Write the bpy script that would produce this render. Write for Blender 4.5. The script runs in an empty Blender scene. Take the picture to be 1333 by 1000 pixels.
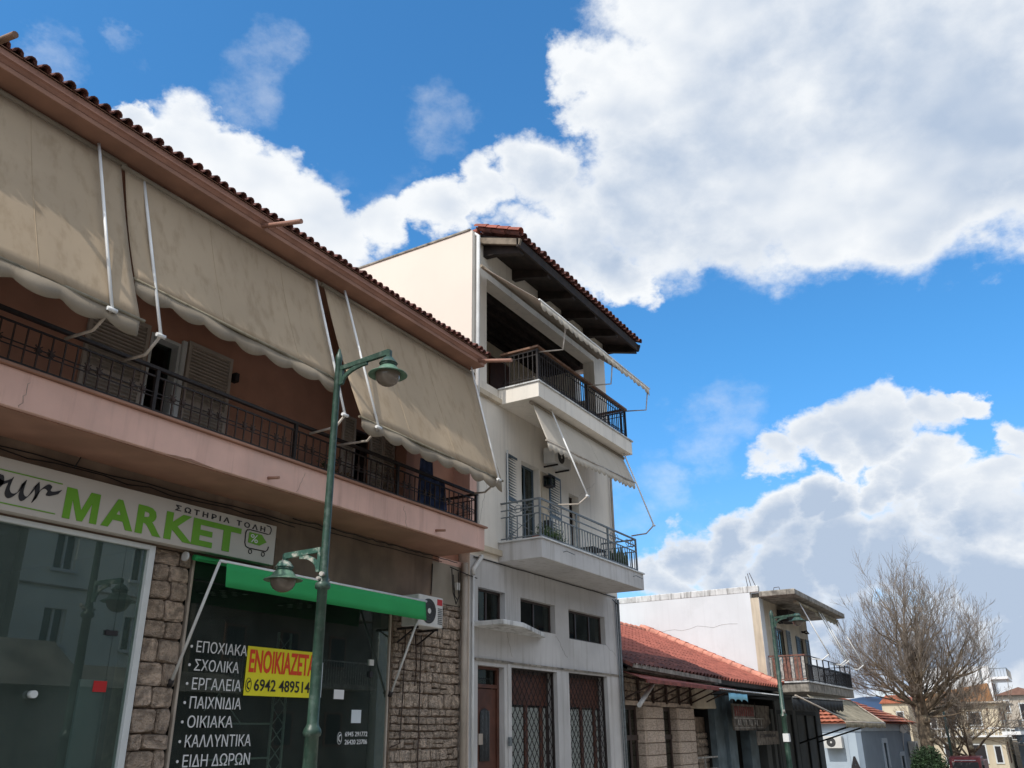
import bpy, bmesh, math, random
from mathutils import Vector, Matrix
random.seed(7)
SC = bpy.context.scene
COL = SC.collection
R = math.radians
# ------------------------------------------------------------------ camera
cam_d = bpy.data.cameras.new('camera'); cam = bpy.data.objects.new('camera', cam_d); COL.objects.link(cam)
right = Vector((0.51588495, -0.85659099, -0.01070512))
down = Vector((0.31944224, 0.20395023, -0.92539773))
fwd = Vector((0.79487066, 0.4739791, 0.3788462))
m = Matrix((right, -down, -fwd)).transposed().to_4x4(); m.translation = Vector((0, 0, 1.6))
cam.matrix_world = m
cam_d.sensor_width = 36.0; cam_d.lens = 1114.762 / 1333 * 36
cam_d.clip_start = 0.05; cam_d.clip_end = 20000
SC.camera = cam
SC.view_settings.view_transform = 'Standard'; SC.view_settings.look = 'None'
SC.view_settings.gamma = 1; SC.view_settings.use_curve_mapping = False
SC.view_settings.exposure = 0.45
# ------------------------------------------------------------------ sun
SUN = Vector((-0.83, 0.075, 1.0)).normalized()
sl = bpy.data.lights.new('sun', 'SUN'); sl.energy = 2.5; sl.angle = R(0.53); sl.color = (1, 0.95, 0.87)
so = bpy.data.objects.new('sun', sl); COL.objects.link(so)
so.rotation_euler = SUN.to_track_quat('Z', 'Y').to_euler(); so.location = (-20, 0, 40)
# ------------------------------------------------------------------ sky with clouds
W = bpy.data.worlds.new('World'); SC.world = W; W.use_nodes = True
nt = W.node_tree; N = nt.nodes; LK = nt.links; N.clear()
def wn(t, **k):
    n = N.new(t)
    for a, b in k.items(): setattr(n, a, b)
    return n
def wm(op, a, b=None, c=None, clamp=False):
    n = wn('ShaderNodeMath', operation=op, use_clamp=clamp)
    for i, v in enumerate((a, b, c)):
        if v is None: continue
        if isinstance(v, (int, float)): n.inputs[i].default_value = v
        else: LK.new(v, n.inputs[i])
    return n.outputs[0]
tc = wn('ShaderNodeTexCoord'); DIR = tc.outputs['Generated']
sky = wn('ShaderNodeTexSky', sky_type='NISHITA', sun_disc=False)
sky.sun_elevation = math.asin(SUN.z); sky.sun_rotation = math.atan2(SUN.x, SUN.y)
sky.altitude = 100; sky.air_density = 1.0; sky.dust_density = 1.0; sky.ozone_density = 2.0
tint = wn('ShaderNodeMix', data_type='RGBA', blend_type='MULTIPLY'); tint.inputs[0].default_value = 1
LK.new(sky.outputs[0], tint.inputs[6]); 
sp0 = wn('ShaderNodeSeparateXYZ'); LK.new(DIR, sp0.inputs[0])
tm = wn('ShaderNodeMapRange', interpolation_type='SMOOTHSTEP'); LK.new(sp0.outputs[2], tm.inputs[0]); tm.inputs[1].default_value = 0.02; tm.inputs[2].default_value = 0.42
tcx = wn('ShaderNodeMix', data_type='RGBA'); LK.new(tm.outputs[0], tcx.inputs[0]); tcx.inputs[6].default_value = (0.52, 0.72, 0.92, 1); tcx.inputs[7].default_value = (0.36, 0.85, 1.12, 1)
LK.new(tcx.outputs[2], tint.inputs[7])
def noise(vec, scale, detail, rough=0.5, lac=2.0):
    n = wn('ShaderNodeTexNoise'); n.inputs['Scale'].default_value = scale
    n.inputs['Detail'].default_value = detail; n.inputs['Roughness'].default_value = rough
    n.inputs['Lacunarity'].default_value = lac
    LK.new(vec, n.inputs['Vector']); return n.outputs[0]
mp = wn('ShaderNodeMapping'); LK.new(DIR, mp.inputs[0]); mp.inputs['Scale'].default_value = (1, 1, 1.5)
P = mp.outputs[0]
n1 = noise(P, 6.5, 10, 0.62)
off = wn('ShaderNodeVectorMath', operation='ADD'); LK.new(P, off.inputs[0]); off.inputs[1].default_value = (SUN.x * .03, SUN.y * .03 + .0, SUN.z * .045)
ns1 = noise(P, 4.2, 4, 0.5); n2 = noise(off.outputs[0], 4.2, 4, 0.5)
nlow = noise(P, 1.7, 4, 0.5)
wnz = wn('ShaderNodeTexNoise'); wnz.inputs['Scale'].default_value = 5.0; wnz.inputs['Detail'].default_value = 7; wnz.inputs['Roughness'].default_value = 0.6; LK.new(P, wnz.inputs['Vector'])
wsb = wn('ShaderNodeVectorMath', operation='SUBTRACT'); LK.new(wnz.outputs['Color'], wsb.inputs[0]); wsb.inputs[1].default_value = (.5, .5, .5)
wma = wn('ShaderNodeVectorMath', operation='MULTIPLY_ADD'); LK.new(wsb.outputs[0], wma.inputs[0]); wma.inputs[1].default_value = (.22, .22, .16); LK.new(DIR, wma.inputs[2])
wno = wn('ShaderNodeVectorMath', operation='NORMALIZE'); LK.new(wma.outputs[0], wno.inputs[0]); WDIR = wno.outputs[0]
CLOUDS = [(0.7140,0.1977,0.6717,0.1029), (0.7151,0.2713,0.6442,0.0783), (0.6962,0.3039,0.6504,0.0480), (0.7147,0.1548,0.6821,0.1543), (0.7605,0.0528,0.6472,0.1759), (0.7851,-0.0459,0.6176,0.1839), (0.8008,0.1511,0.5795,0.1670), (0.8473,0.0266,0.5305,0.1403), (0.8435,-0.0524,0.5345,0.1179), (0.7862,0.2335,0.5721,0.1331), (0.7869,0.2813,0.5492,0.0938), (0.8453,0.1293,0.5185,0.0878), (0.8729,0.0454,0.4857,0.0721), (0.8707,-0.0144,0.4917,0.0689), (0.8228,0.2153,0.5260,0.0710), (0.8312,-0.0847,0.5494,0.1340), (0.7100,0.3811,0.5922,0.0602), (0.6904,0.4408,0.5736,0.0504), (0.6710,0.4960,0.5512,0.0453), (0.7659,0.3484,0.5404,0.0827), (0.7526,0.4122,0.5135,0.0663), (0.6477,0.5536,0.5234,0.0452), (0.8008,0.3385,0.4941,0.0438), (0.4563,0.6704,0.5851,0.0588), (0.4909,0.6503,0.5798,0.0521), (0.5276,0.6400,0.5586,0.0576), (0.5737,0.6248,0.5297,0.0591), (0.6160,0.6043,0.5053,0.0534), (0.5072,0.6538,0.5615,0.0527), (0.4081,0.6950,0.5920,0.0239), (0.9334,0.2158,0.2866,0.0332), (0.9390,0.1739,0.2968,0.0406), (0.9459,0.1351,0.2951,0.0429), (0.9507,0.0969,0.2946,0.0388), (0.9549,0.0604,0.2907,0.0333), (0.9568,0.0281,0.2894,0.0223), (0.9497,0.1554,0.2718,0.0336), (0.9538,0.1199,0.2755,0.0376), (0.9679,0.0048,0.2512,0.0259), (0.9723,-0.0139,0.2332,0.0421), (0.9762,0.0227,0.2157,0.0324), (0.9271,0.3152,0.2028,0.0404), (0.9223,0.3485,0.1668,0.0461), (0.9376,0.2782,0.2088,0.0383), (0.9475,0.2373,0.2142,0.0409), (0.9549,0.1962,0.2231,0.0339), (0.9638,0.1590,0.2139,0.0378), (0.9674,0.1190,0.2234,0.0309), (0.9697,0.0804,0.2308,0.0392), (0.9777,0.0498,0.2038,0.0366), (0.9826,0.0189,0.1849,0.0439), (0.9462,0.2768,0.1674,0.0530), (0.9624,0.2138,0.1675,0.0617), (0.9746,0.1532,0.1631,0.0611), (0.9823,0.0941,0.1621,0.0625), (0.9893,0.0348,0.1416,0.0662), (0.9302,0.3464,0.1213,0.0492), (0.9615,0.2552,0.1016,0.0741), (0.9825,0.1673,0.0822,0.0737), (0.9940,0.0834,0.0709,0.0695), (0.9975,0.0214,0.0679,0.0598)]
WISPS = [(0.3747,0.6683,0.6426,0.0217), (0.3275,0.7234,0.6078,0.0313), (0.8990,0.2686,0.3459,0.0597), (0.8940,0.3357,0.2969,0.0348), (0.8975,0.3592,0.2559,0.0604), (0.4711,0.5938,0.6524,0.0470), (0.6131,0.4673,0.6370,0.0503), (0.6138,0.5612,0.5552,0.0601), (0.7395,0.3632,0.5668,0.0520)]
def field(blobs):
    acc = None
    for (x, y, z, r) in blobs:
        d = wn('ShaderNodeVectorMath', operation='DOT_PRODUCT'); LK.new(WDIR, d.inputs[0]); d.inputs[1].default_value = (x, y, z)
        k = 1 - math.cos(r)
        f = wm('MULTIPLY_ADD', d.outputs['Value'], 1 / k, -math.cos(r) / k)      # 1 in the middle, 0 on the rim
        acc = f if acc is None else wm('MAXIMUM', acc, f)
    return acc
fb = field(CLOUDS)
# the rest of the sky, beyond the clouds one can name, has heavier cloud, added to brighten the shaded fronts
fd = wn('ShaderNodeVectorMath', operation='DOT_PRODUCT'); LK.new(DIR, fd.inputs[0]); fd.inputs[1].default_value = tuple(fwd)
away = wm('MULTIPLY_ADD', fd.outputs['Value'], -4.0, 2.9, True)
rest = wm('MULTIPLY', wm('MULTIPLY_ADD', nlow, 4.0, -1.15), away)
rest = wm('ADD', rest, wm('MULTIPLY_ADD', away, 1.0, -1.0))
fall = wm('MAXIMUM', fb, rest)
fall = wm('MULTIPLY', wm('MINIMUM', fall, 1.0), 1.5)
dens = wm('MULTIPLY_ADD', wm('SUBTRACT', n1, 0.5), 3.2, fall)
mr = wn('ShaderNodeMapRange', interpolation_type='SMOOTHSTEP'); LK.new(dens, mr.inputs[0]); mr.inputs[1].default_value = 0.02; mr.inputs[2].default_value = 0.95
alpha = mr.outputs[0]
wf = field(WISPS)
nw = noise(P, 9.0, 8, 0.62)
wd = wm('MULTIPLY_ADD', wm('SUBTRACT', nw, 0.5), 5.5, wm('MINIMUM', wf, 0.55))
mw = wn('ShaderNodeMapRange', interpolation_type='SMOOTHSTEP'); LK.new(wd, mw.inputs[0]); mw.inputs[1].default_value = 0.1; mw.inputs[2].default_value = 1.9
alpha = wm('MAXIMUM', alpha, wm('MULTIPLY', mw.outputs[0], 0.34))
# light and shade of the cloud: relief towards the sun, greyer where it is thick
rel = wm('MULTIPLY_ADD', wm('SUBTRACT', ns1, n2), 3.0, 0.98)
rel = wm('MULTIPLY_ADD', wm('SUBTRACT', n1, 0.5), 0.55, rel)
thick = wn('ShaderNodeMapRange', interpolation_type='SMOOTHSTEP'); LK.new(dens, thick.inputs[0]); thick.inputs[1].default_value = 0.3; thick.inputs[2].default_value = 2.0
lowsh = noise(P, 2.6, 3, 0.5)
sh = wm('MULTIPLY', thick.outputs[0], wm('MULTIPLY_ADD', lowsh, 3.5, -1.02, True))
sep = wn('ShaderNodeSeparateXYZ'); LK.new(DIR, sep.inputs[0])
lowb = wm('MULTIPLY', wm('MULTIPLY_ADD', sep.outputs[2], -5.0, 1.25, True), thick.outputs[0])   # the distant cloud bank shows its grey underside
lit = wm('SUBTRACT', wm('SUBTRACT', rel, sh), wm('MULTIPLY', lowb, 1.05), None, True)
cc = wn('ShaderNodeMix', data_type='RGBA'); LK.new(lit, cc.inputs[0])
cc.inputs[6].default_value = (3.5, 4.25, 5.4, 1); cc.inputs[7].default_value = (6.9, 7.1, 7.3, 1)
b1 = wn('ShaderNodeBackground'); LK.new(tint.outputs[2], b1.inputs[0]); b1.inputs[1].default_value = 0.15
b2 = wn('ShaderNodeBackground'); LK.new(cc.outputs[2], b2.inputs[0])
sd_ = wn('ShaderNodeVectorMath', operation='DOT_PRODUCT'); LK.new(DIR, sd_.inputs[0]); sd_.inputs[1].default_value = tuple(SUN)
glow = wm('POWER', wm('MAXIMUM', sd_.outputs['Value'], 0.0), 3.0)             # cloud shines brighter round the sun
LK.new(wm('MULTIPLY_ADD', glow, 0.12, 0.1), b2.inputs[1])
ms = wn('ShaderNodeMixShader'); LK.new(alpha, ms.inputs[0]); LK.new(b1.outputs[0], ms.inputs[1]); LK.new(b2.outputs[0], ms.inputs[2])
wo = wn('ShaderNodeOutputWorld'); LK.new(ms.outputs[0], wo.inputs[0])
# ------------------------------------------------------------------ materials
MATS = {}
def mat(name, col, rough=.8, var=.12, scale=3.0, streak=0.0, streak_col=(.12, .10, .08), bump=.1, bscale=60, metal=0, blotch=0.0, blotch_col=None, bl_scale=1.5, island=0.0, spec=.4, bdist=.01):
    M = bpy.data.materials.new(name); M.use_nodes = True; t = M.node_tree; n = t.nodes; l = t.links
    b = n['Principled BSDF']; b.inputs['Roughness'].default_value = rough; b.inputs['Metallic'].default_value = metal
    b.inputs['Specular IOR Level'].default_value = spec
    c = n.new('ShaderNodeTexCoord'); oi = n.new('ShaderNodeObjectInfo')
    ad = n.new('ShaderNodeVectorMath'); ad.operation = 'MULTIPLY_ADD'; l.new(oi.outputs['Random'], ad.inputs[0]); ad.inputs[1].default_value = (7, 5, 3)
    l.new(c.outputs['Object'], ad.inputs[2]); V = ad.outputs[0]
    def ns(sc, det, ro=.55, vec=V):
        x = n.new('ShaderNodeTexNoise'); x.inputs['Scale'].default_value = sc; x.inputs['Detail'].default_value = det; x.inputs['Roughness'].default_value = ro
        l.new(vec, x.inputs['Vector']); return x.outputs[0]
    def mix(f, a, bb, mode='MIX'):
        x = n.new('ShaderNodeMix'); x.data_type = 'RGBA'; x.blend_type = mode
        for i, v in ((0, f), (6, a), (7, bb)):
            if isinstance(v, (int, float)): x.inputs[i].default_value = v
            elif isinstance(v, tuple): x.inputs[i].default_value = v + (1,) if len(v) == 3 else v
            else: l.new(v, x.inputs[i])
        return x.outputs[2]
    def ramp(f, a, bb):
        x = n.new('ShaderNodeMapRange'); x.interpolation_type = 'SMOOTHSTEP'; l.new(f, x.inputs[0]); x.inputs[1].default_value = a; x.inputs[2].default_value = bb; return x.outputs[0]
    def mul(a, k):
        x = n.new('ShaderNodeMath'); x.operation = 'MULTIPLY'; l.new(a, x.inputs[0])
        if isinstance(k, (int, float)): x.inputs[1].default_value = k
        else: l.new(k, x.inputs[1])
        return x.outputs[0]
    dark = tuple(max(0, v * (1 - 2 * var)) for v in col); lite = tuple(min(1, v * (1 + var)) for v in col)
    cur = mix(ramp(ns(scale, 6), .3, .7), dark, lite)
    if island:
        geo = n.new('ShaderNodeNewGeometry')
        x = n.new('ShaderNodeMath'); x.operation = 'ADD'; l.new(geo.outputs['Random Per Island'], x.inputs[0]); l.new(oi.outputs['Random'], x.inputs[1])
        y = n.new('ShaderNodeMath'); y.operation = 'FRACT'; l.new(x.outputs[0], y.inputs[0])
        cur = mix(mul(y.outputs[0], island), cur, tuple(v * .38 for v in col))
    if blotch:
        cur = mix(mul(ramp(ns(bl_scale, 8, .65), .5, .68), blotch), cur, blotch_col or (.1, .08, .06))
    if streak:
        mpn = n.new('ShaderNodeMapping'); l.new(V, mpn.inputs[0]); mpn.inputs['Scale'].default_value = (5, 5, .35)
        f = mul(ramp(ns(1.6, 7, .6, mpn.outputs[0]), .48, .72), streak)
        cur = mix(f, cur, streak_col)
    l.new(cur, b.inputs['Base Color'])
    rr = n.new('ShaderNodeMapRange'); l.new(ns(scale * 4, 4), rr.inputs[0]); rr.inputs[3].default_value = max(0, rough - .12); rr.inputs[4].default_value = min(1, rough + .12); l.new(rr.outputs[0], b.inputs['Roughness'])
    if bump:
        bp = n.new('ShaderNodeBump'); bp.inputs['Strength'].default_value = bump; bp.inputs['Distance'].default_value = bdist
        l.new(ns(bscale, 5, .6), bp.inputs['Height']); l.new(bp.outputs[0], b.inputs['Normal'])
    MATS[name] = M; return M
def cloth(name, col, trans=.15, **k):
    M = mat(name, col, rough=.95, spec=.1, **k); t = M.node_tree; n = t.nodes; l = t.links; b = n['Principled BSDF']; o = n['Material Output']
    tr = n.new('ShaderNodeBsdfTranslucent'); mx = n.new('ShaderNodeMixShader'); mx.inputs[0].default_value = trans
    src = b.inputs['Base Color'].links[0].from_socket; l.new(src, tr.inputs[0]); l.new(b.outputs[0], mx.inputs[1]); l.new(tr.outputs[0], mx.inputs[2]); l.new(mx.outputs[0], o.inputs[0]); return M
def glass(name, tintc=(.55, .62, .58), rough=.0, ior=1.5, boost=1.0, dust=0):
    M = bpy.data.materials.new(name); M.use_nodes = True; t = M.node_tree; n = t.nodes; l = t.links; n.remove(n['Principled BSDF']); o = n['Material Output']
    g = n.new('ShaderNodeBsdfGlossy'); g.inputs['Roughness'].default_value = rough; g.inputs[0].default_value = (.9, 1, .96, 1)
    tr = n.new('ShaderNodeBsdfTransparent'); tr.inputs[0].default_value = tintc + (1,)
    fr = n.new('ShaderNodeFresnel'); fr.inputs[0].default_value = ior
    k = n.new('ShaderNodeMath'); k.operation = 'MULTIPLY'; k.use_clamp = True; ge = n.new('ShaderNodeNewGeometry'); ib = n.new('ShaderNodeMath'); ib.operation = 'MULTIPLY_ADD'; l.new(ge.outputs['Backfacing'], ib.inputs[0]); ib.inputs[1].default_value = -boost; ib.inputs[2].default_value = boost
    l.new(fr.outputs[0], k.inputs[0]); l.new(ib.outputs[0], k.inputs[1])
    mx = n.new('ShaderNodeMixShader'); l.new(k.outputs[0], mx.inputs[0]); l.new(tr.outputs[0], mx.inputs[1]); l.new(g.outputs[0], mx.inputs[2]); l.new(mx.outputs[0], o.inputs[0])
    if dust:                                               # thin film of street dust on the pane
        df = n.new('ShaderNodeBsdfDiffuse'); df.inputs[0].default_value = (.30, .38, .35, 1); tc_ = n.new('ShaderNodeTexCoord'); mp_ = n.new('ShaderNodeMapping'); mp_.inputs['Scale'].default_value = (1, 1, .5)
        l.new(tc_.outputs['Object'], mp_.inputs[0]); nz = n.new('ShaderNodeTexNoise'); nz.inputs['Scale'].default_value = 1.3; nz.inputs['Detail'].default_value = 7; l.new(mp_.outputs[0], nz.inputs[0])
        k2 = n.new('ShaderNodeMath'); k2.operation = 'MULTIPLY'; l.new(nz.outputs[0], k2.inputs[0]); k2.inputs[1].default_value = dust * 2
        m2 = n.new('ShaderNodeMixShader'); l.new(k2.outputs[0], m2.inputs[0]); l.new(mx.outputs[0], m2.inputs[1]); l.new(df.outputs[0], m2.inputs[2]); l.new(m2.outputs[0], o.inputs[0])
    MATS[name] = M; return M
# ------------------------------------------------------------------ mesh builder
ORG = {}
def org(o):
    return ORG.get(o.name, Vector((0, 0, 0)))
class MB:
    def __init__(s): s.v = []; s.f = []; s.sm = []
    def add(s, vs, fs, smooth=False):
        b = len(s.v); s.v += [Vector(v) for v in vs]; s.f += [tuple(b + i for i in f) for f in fs]; s.sm += [smooth] * len(fs); return s
    def box(s, x0, x1, y0, y1, z0, z1):
        if x0 > x1: x0, x1 = x1, x0
        if y0 > y1: y0, y1 = y1, y0
        if z0 > z1: z0, z1 = z1, z0
        return s.add([(x0, y0, z0), (x1, y0, z0), (x1, y1, z0), (x0, y1, z0), (x0, y0, z1), (x1, y0, z1), (x1, y1, z1), (x0, y1, z1)],
                     [(0, 3, 2, 1), (4, 5, 6, 7), (0, 1, 5, 4), (1, 2, 6, 5), (2, 3, 7, 6), (3, 0, 4, 7)])
    def prism(s, pts, axis, a, b, smooth=False):          # polygon pts in the two other axes, extruded a..b
        n = len(pts)
        def P3(p, t): return {'x': (t, p[0], p[1]), 'y': (p[0], t, p[1]), 'z': (p[0], p[1], t)}[axis]
        vs = [P3(p, a) for p in pts] + [P3(p, b) for p in pts]
        fs = [tuple(range(n))[::-1], tuple(range(n, 2 * n))] + [(i, (i + 1) % n, n + (i + 1) % n, n + i) for i in range(n)]
        return s.add(vs, fs, smooth)
    def bar(s, p0, p1, w, h=None, up=(0, 0, 1)):
        p0 = Vector(p0); p1 = Vector(p1); h = h or w; d = (p1 - p0).normalized(); u = Vector(up)
        if abs(d.dot(u)) > .97: u = Vector((0, 1, 0))
        a = d.cross(u).normalized() * w / 2; c = d.cross(a).normalized() * h / 2
        vs = [p + sa * a + sc * c for p in (p0, p1) for sa, sc in ((-1, -1), (1, -1), (1, 1), (-1, 1))]
        return s.add(vs, [(0, 1, 2, 3), (7, 6, 5, 4), (0, 4, 5, 1), (1, 5, 6, 2), (2, 6, 7, 3), (3, 7, 4, 0)])
    def tube(s, pts, r, n=8, cap=True):
        pts = [Vector(p) for p in pts]; rs = r if isinstance(r, (list, tuple)) else [r] * len(pts)
        vs = []; fs = []; pa = None
        for i, p in enumerate(pts):
            d = (pts[min(i + 1, len(pts) - 1)] - pts[max(i - 1, 0)]).normalized()
            if pa is None:
                u = Vector((0, 0, 1)) if abs(d.z) < .9 else Vector((1, 0, 0)); a = d.cross(u).normalized()
            else: a = (pa - d * pa.dot(d)).normalized()
            pa = a; c = d.cross(a)
            vs += [p + (a * math.cos(2 * math.pi * k / n) + c * math.sin(2 * math.pi * k / n)) * rs[i] for k in range(n)]
        for i in range(len(pts) - 1):
            fs += [(i * n + k, i * n + (k + 1) % n, (i + 1) * n + (k + 1) % n, (i + 1) * n + k) for k in range(n)]
        b0 = len(s.f); s.add(vs, fs, True)
        if cap:
            b = len(s.v) - len(vs); s.f += [tuple(b + k for k in range(n))[::-1], tuple(b + (len(pts) - 1) * n + k for k in range(n))]; s.sm += [False, False]
        return s
    def lathe(s, prof, c, n=20):                           # prof: (radius, z) list
        vs = []; fs = []
        for r, z in prof: vs += [(c[0] + r * math.cos(2 * math.pi * k / n), c[1] + r * math.sin(2 * math.pi * k / n), c[2] + z) for k in range(n)]
        for i in range(len(prof) - 1): fs += [(i * n + k, i * n + (k + 1) % n, (i + 1) * n + (k + 1) % n, (i + 1) * n + k) for k in range(n)]
        return s.add(vs, fs, True)
    def grid(s, fn, nu, nv, smooth=True):
        vs = [fn(i / nu, j / nv) for j in range(nv + 1) for i in range(nu + 1)]
        fs = [(j * (nu + 1) + i, j * (nu + 1) + i + 1, (j + 1) * (nu + 1) + i + 1, (j + 1) * (nu + 1) + i) for j in range(nv) for i in range(nu)]
        return s.add(vs, fs, smooth)
    def mesh(s, name, m, o=Vector((0, 0, 0)), fix=True):
        me = bpy.data.meshes.new(name); me.from_pydata([v - o for v in s.v], [], s.f)
        for p, k in zip(me.polygons, s.sm): p.use_smooth = k
        if fix:
            bm = bmesh.new(); bm.from_mesh(me); bmesh.ops.recalc_face_normals(bm, faces=bm.faces); bm.to_mesh(me); bm.free()
        me.materials.append(MATS[m] if isinstance(m, str) else m); return me
    def build(s, name, m, parent=None, bevel=0, thick=0, fix=True, label=None, kind=None, o=None):
        O = org(parent) if parent else (Vector(o) if o else (min((v for v in s.v), key=lambda v: v.z).copy()))
        ob = bpy.data.objects.new(name, s.mesh(name, m, O, fix and not thick)); COL.objects.link(ob); ORG[ob.name] = O
        if parent: ob.parent = parent
        else: ob.location = O
        if thick:
            md = ob.modifiers.new('thickness', 'SOLIDIFY'); md.thickness = thick; md.offset = 0
        if bevel:
            md = ob.modifiers.new('edge', 'BEVEL'); md.width = bevel; md.segments = 2; md.limit_method = 'ANGLE'
        if label: ob['label'] = label
        if kind: ob['kind'] = kind
        return ob
def thing(name, label, cat, loc, group=None):
    o = bpy.data.objects.new(name, None); COL.objects.link(o); o.location = loc; o.empty_display_size = .2; ORG[o.name] = Vector(loc)
    return tag(o, label, cat, group)
def tag(o, label, cat, group=None):
    o['label'] = label; o['category'] = cat
    if group: o['group'] = group
    return o
def piece(name, me, parent, loc, rot=None, scale=None):    # light copy sharing mesh data
    ob = bpy.data.objects.new(name, me); COL.objects.link(ob); ob.parent = parent; ob.location = Vector(loc) - org(parent)
    if rot: ob.rotation_euler = rot
    if scale: ob.scale = scale
    return ob
def text_mesh(s, size, off=0, ext=.002, shear=0, sx=1):
    cu = bpy.data.curves.new('t', 'FONT'); cu.body = s; cu.size = size; cu.extrude = ext; cu.offset = off; cu.shear = shear; cu.resolution_u = 3
    ob = bpy.data.objects.new('t', cu); COL.objects.link(ob); bpy.context.view_layer.update()
    me = bpy.data.meshes.new_from_object(ob.evaluated_get(bpy.context.evaluated_depsgraph_get())); bpy.data.objects.remove(ob); return me
def lettering(s, m, parent, x0, x1, y, z0, z1, off=0, name='lettering', shear=0, nrm=-1):
    """text fitted into x0..x1, z0..z1 on the plane Y=y, facing the street"""
    me = text_mesh(s, 1.0, off, .002, shear); me.name = name
    xs = [v.co.x for v in me.vertices]; ys = [v.co.y for v in me.vertices]
    kx = (x1 - x0) / (max(xs) - min(xs)); kz = (z1 - z0) / (max(ys) - min(ys)); O = org(parent)
    ax, ay = min(xs), min(ys)
    for v in me.vertices: v.co = Vector((x0 + (v.co.x - ax) * kx, y + (v.co.z * -1), z0 + (v.co.y - ay) * kz)) - O
    me.materials.clear(); me.materials.append(MATS[m]); ob = bpy.data.objects.new(name, me); COL.objects.link(ob); ob.parent = parent; ORG[ob.name] = O; return ob
# the base colours
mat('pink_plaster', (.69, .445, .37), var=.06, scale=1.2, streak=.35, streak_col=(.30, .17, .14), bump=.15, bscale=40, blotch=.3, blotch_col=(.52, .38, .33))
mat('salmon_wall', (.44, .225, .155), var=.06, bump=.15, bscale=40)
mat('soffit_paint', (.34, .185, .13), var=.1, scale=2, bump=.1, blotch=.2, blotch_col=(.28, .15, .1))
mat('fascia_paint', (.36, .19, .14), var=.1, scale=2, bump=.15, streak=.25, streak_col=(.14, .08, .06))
mat('roof_clay', (.17, .06, .045), var=.3, scale=6, bump=.4, bscale=30, blotch=.6, blotch_col=(.06, .04, .045), bl_scale=9, island=.6)
mat('clay_red', (.37, .11, .075), var=.2, scale=5, bump=.4, bscale=30, blotch=.35, blotch_col=(.2, .07, .05), bl_scale=5, island=.35)
mat('clay_ridge', (.58, .24, .17), var=.15, scale=5, bump=.3)
mat('clay_orange', (.42, .135, .075), var=.2, scale=5, bump=.4, bscale=30, island=.3)
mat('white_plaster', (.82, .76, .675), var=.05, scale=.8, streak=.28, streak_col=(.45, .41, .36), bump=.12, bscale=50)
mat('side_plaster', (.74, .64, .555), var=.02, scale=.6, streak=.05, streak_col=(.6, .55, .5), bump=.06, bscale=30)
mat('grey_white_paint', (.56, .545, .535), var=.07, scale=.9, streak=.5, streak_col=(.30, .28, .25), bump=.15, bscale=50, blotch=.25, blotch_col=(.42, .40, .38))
mat('dirty_white', (.64, .64, .63), var=.08, scale=3, streak=.7, streak_col=(.08, .07, .06), bump=.3, bscale=40, blotch=.5, blotch_col=(.2, .18, .16), bl_scale=4)
mat('old_white_wall', (.66, .675, .695), var=.035, scale=.5, streak=.10, streak_col=(.4, .4, .4), bump=.15, bscale=20, blotch=.16, blotch_col=(.42, .42, .43), bl_scale=1.1)
mat('cream_wall', (.56, .48, .37), var=.08, scale=1.2, streak=.4, streak_col=(.25, .2, .15), bump=.15, blotch=.3, blotch_col=(.3, .26, .2))
mat('weathered_concrete', (.30, .27, .23), var=.2, scale=4, streak=.7, streak_col=(.06, .05, .04), bump=.5, bscale=30, blotch=.6, blotch_col=(.08, .07, .06), bl_scale=5)
mat('plaster_beige', (.30, .265, .215), var=.06, bump=.15)
mat('brown_board', (.21, .15, .11), var=.15, scale=2, bump=.1, streak=.25, streak_col=(.07, .05, .04))
mat('mortar', (.27, .20, .15), var=.2, scale=8, bump=.6, bscale=50)
mat('rubble_stone', (.78, .62, .49), var=.28, scale=2.5, bump=1.0, bscale=6, blotch=.5, blotch_col=(.24, .165, .115), bl_scale=2.6, island=.4, bdist=.12)
mat('cut_stone', (.70, .54, .42), var=.28, scale=2.5, bump=1.0, bscale=6, blotch=.45, blotch_col=(.24, .165, .115), bl_scale=2.6, island=.45, bdist=.12)
mat('clad_stone', (.60, .48, .385), var=.18, scale=8, bump=.6, bscale=30, blotch=.4, blotch_col=(.28, .2, .15), bl_scale=7, island=.3)
mat('awning_metal', (.75, .75, .74), rough=.45, var=.05, bump=0, spec=.5)
mat('strut_metal', (.50, .44, .38), rough=.5, var=.15, scale=8, bump=.1)
mat('iron_dark', (.022, .016, .015), rough=.6, var=.2, scale=20, bump=.2)
mat('iron_brown', (.05, .028, .02), rough=.6, var=.2, scale=20, bump=.2)
mat('iron_grey', (.16, .18, .19), rough=.5, var=.15, scale=20, bump=.1)
mat('rail_rust', (.20, .09, .065), rough=.7, var=.3, scale=15, bump=.3, blotch=.4, blotch_col=(.3, .25, .2), bl_scale=8)
mat('wood_rail', (.22, .12, .075), rough=.6, var=.2, scale=8, bump=.2)
mat('dark_timber', (.022, .014, .011), rough=.8, var=.3, scale=6, bump=.4)
mat('grey_timber', (.20, .16, .12), rough=.85, var=.2, scale=6, bump=.4)
mat('shutter_cream', (.44, .38, .33), rough=.6, var=.05, bump=.05)
mat('shutter_blue', (.085, .12, .15), rough=.55, var=.08, bump=.05)
mat('alu_white', (.62, .64, .64), rough=.4, var=.04, bump=0, spec=.5)
mat('brown_alu', (.045, .028, .024), rough=.45, var=.1, bump=0, spec=.5)
mat('dark_frame', (.03, .028, .026), rough=.5, var=.1, bump=0)
mat('door_brown', (.095, .035, .022), rough=.5, var=.15, scale=5, bump=.1)
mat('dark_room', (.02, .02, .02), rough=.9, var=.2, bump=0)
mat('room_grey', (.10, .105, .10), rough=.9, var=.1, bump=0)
mat('room_ceiling', (.075, .075, .072), rough=.9, var=.1, bump=0)
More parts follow.
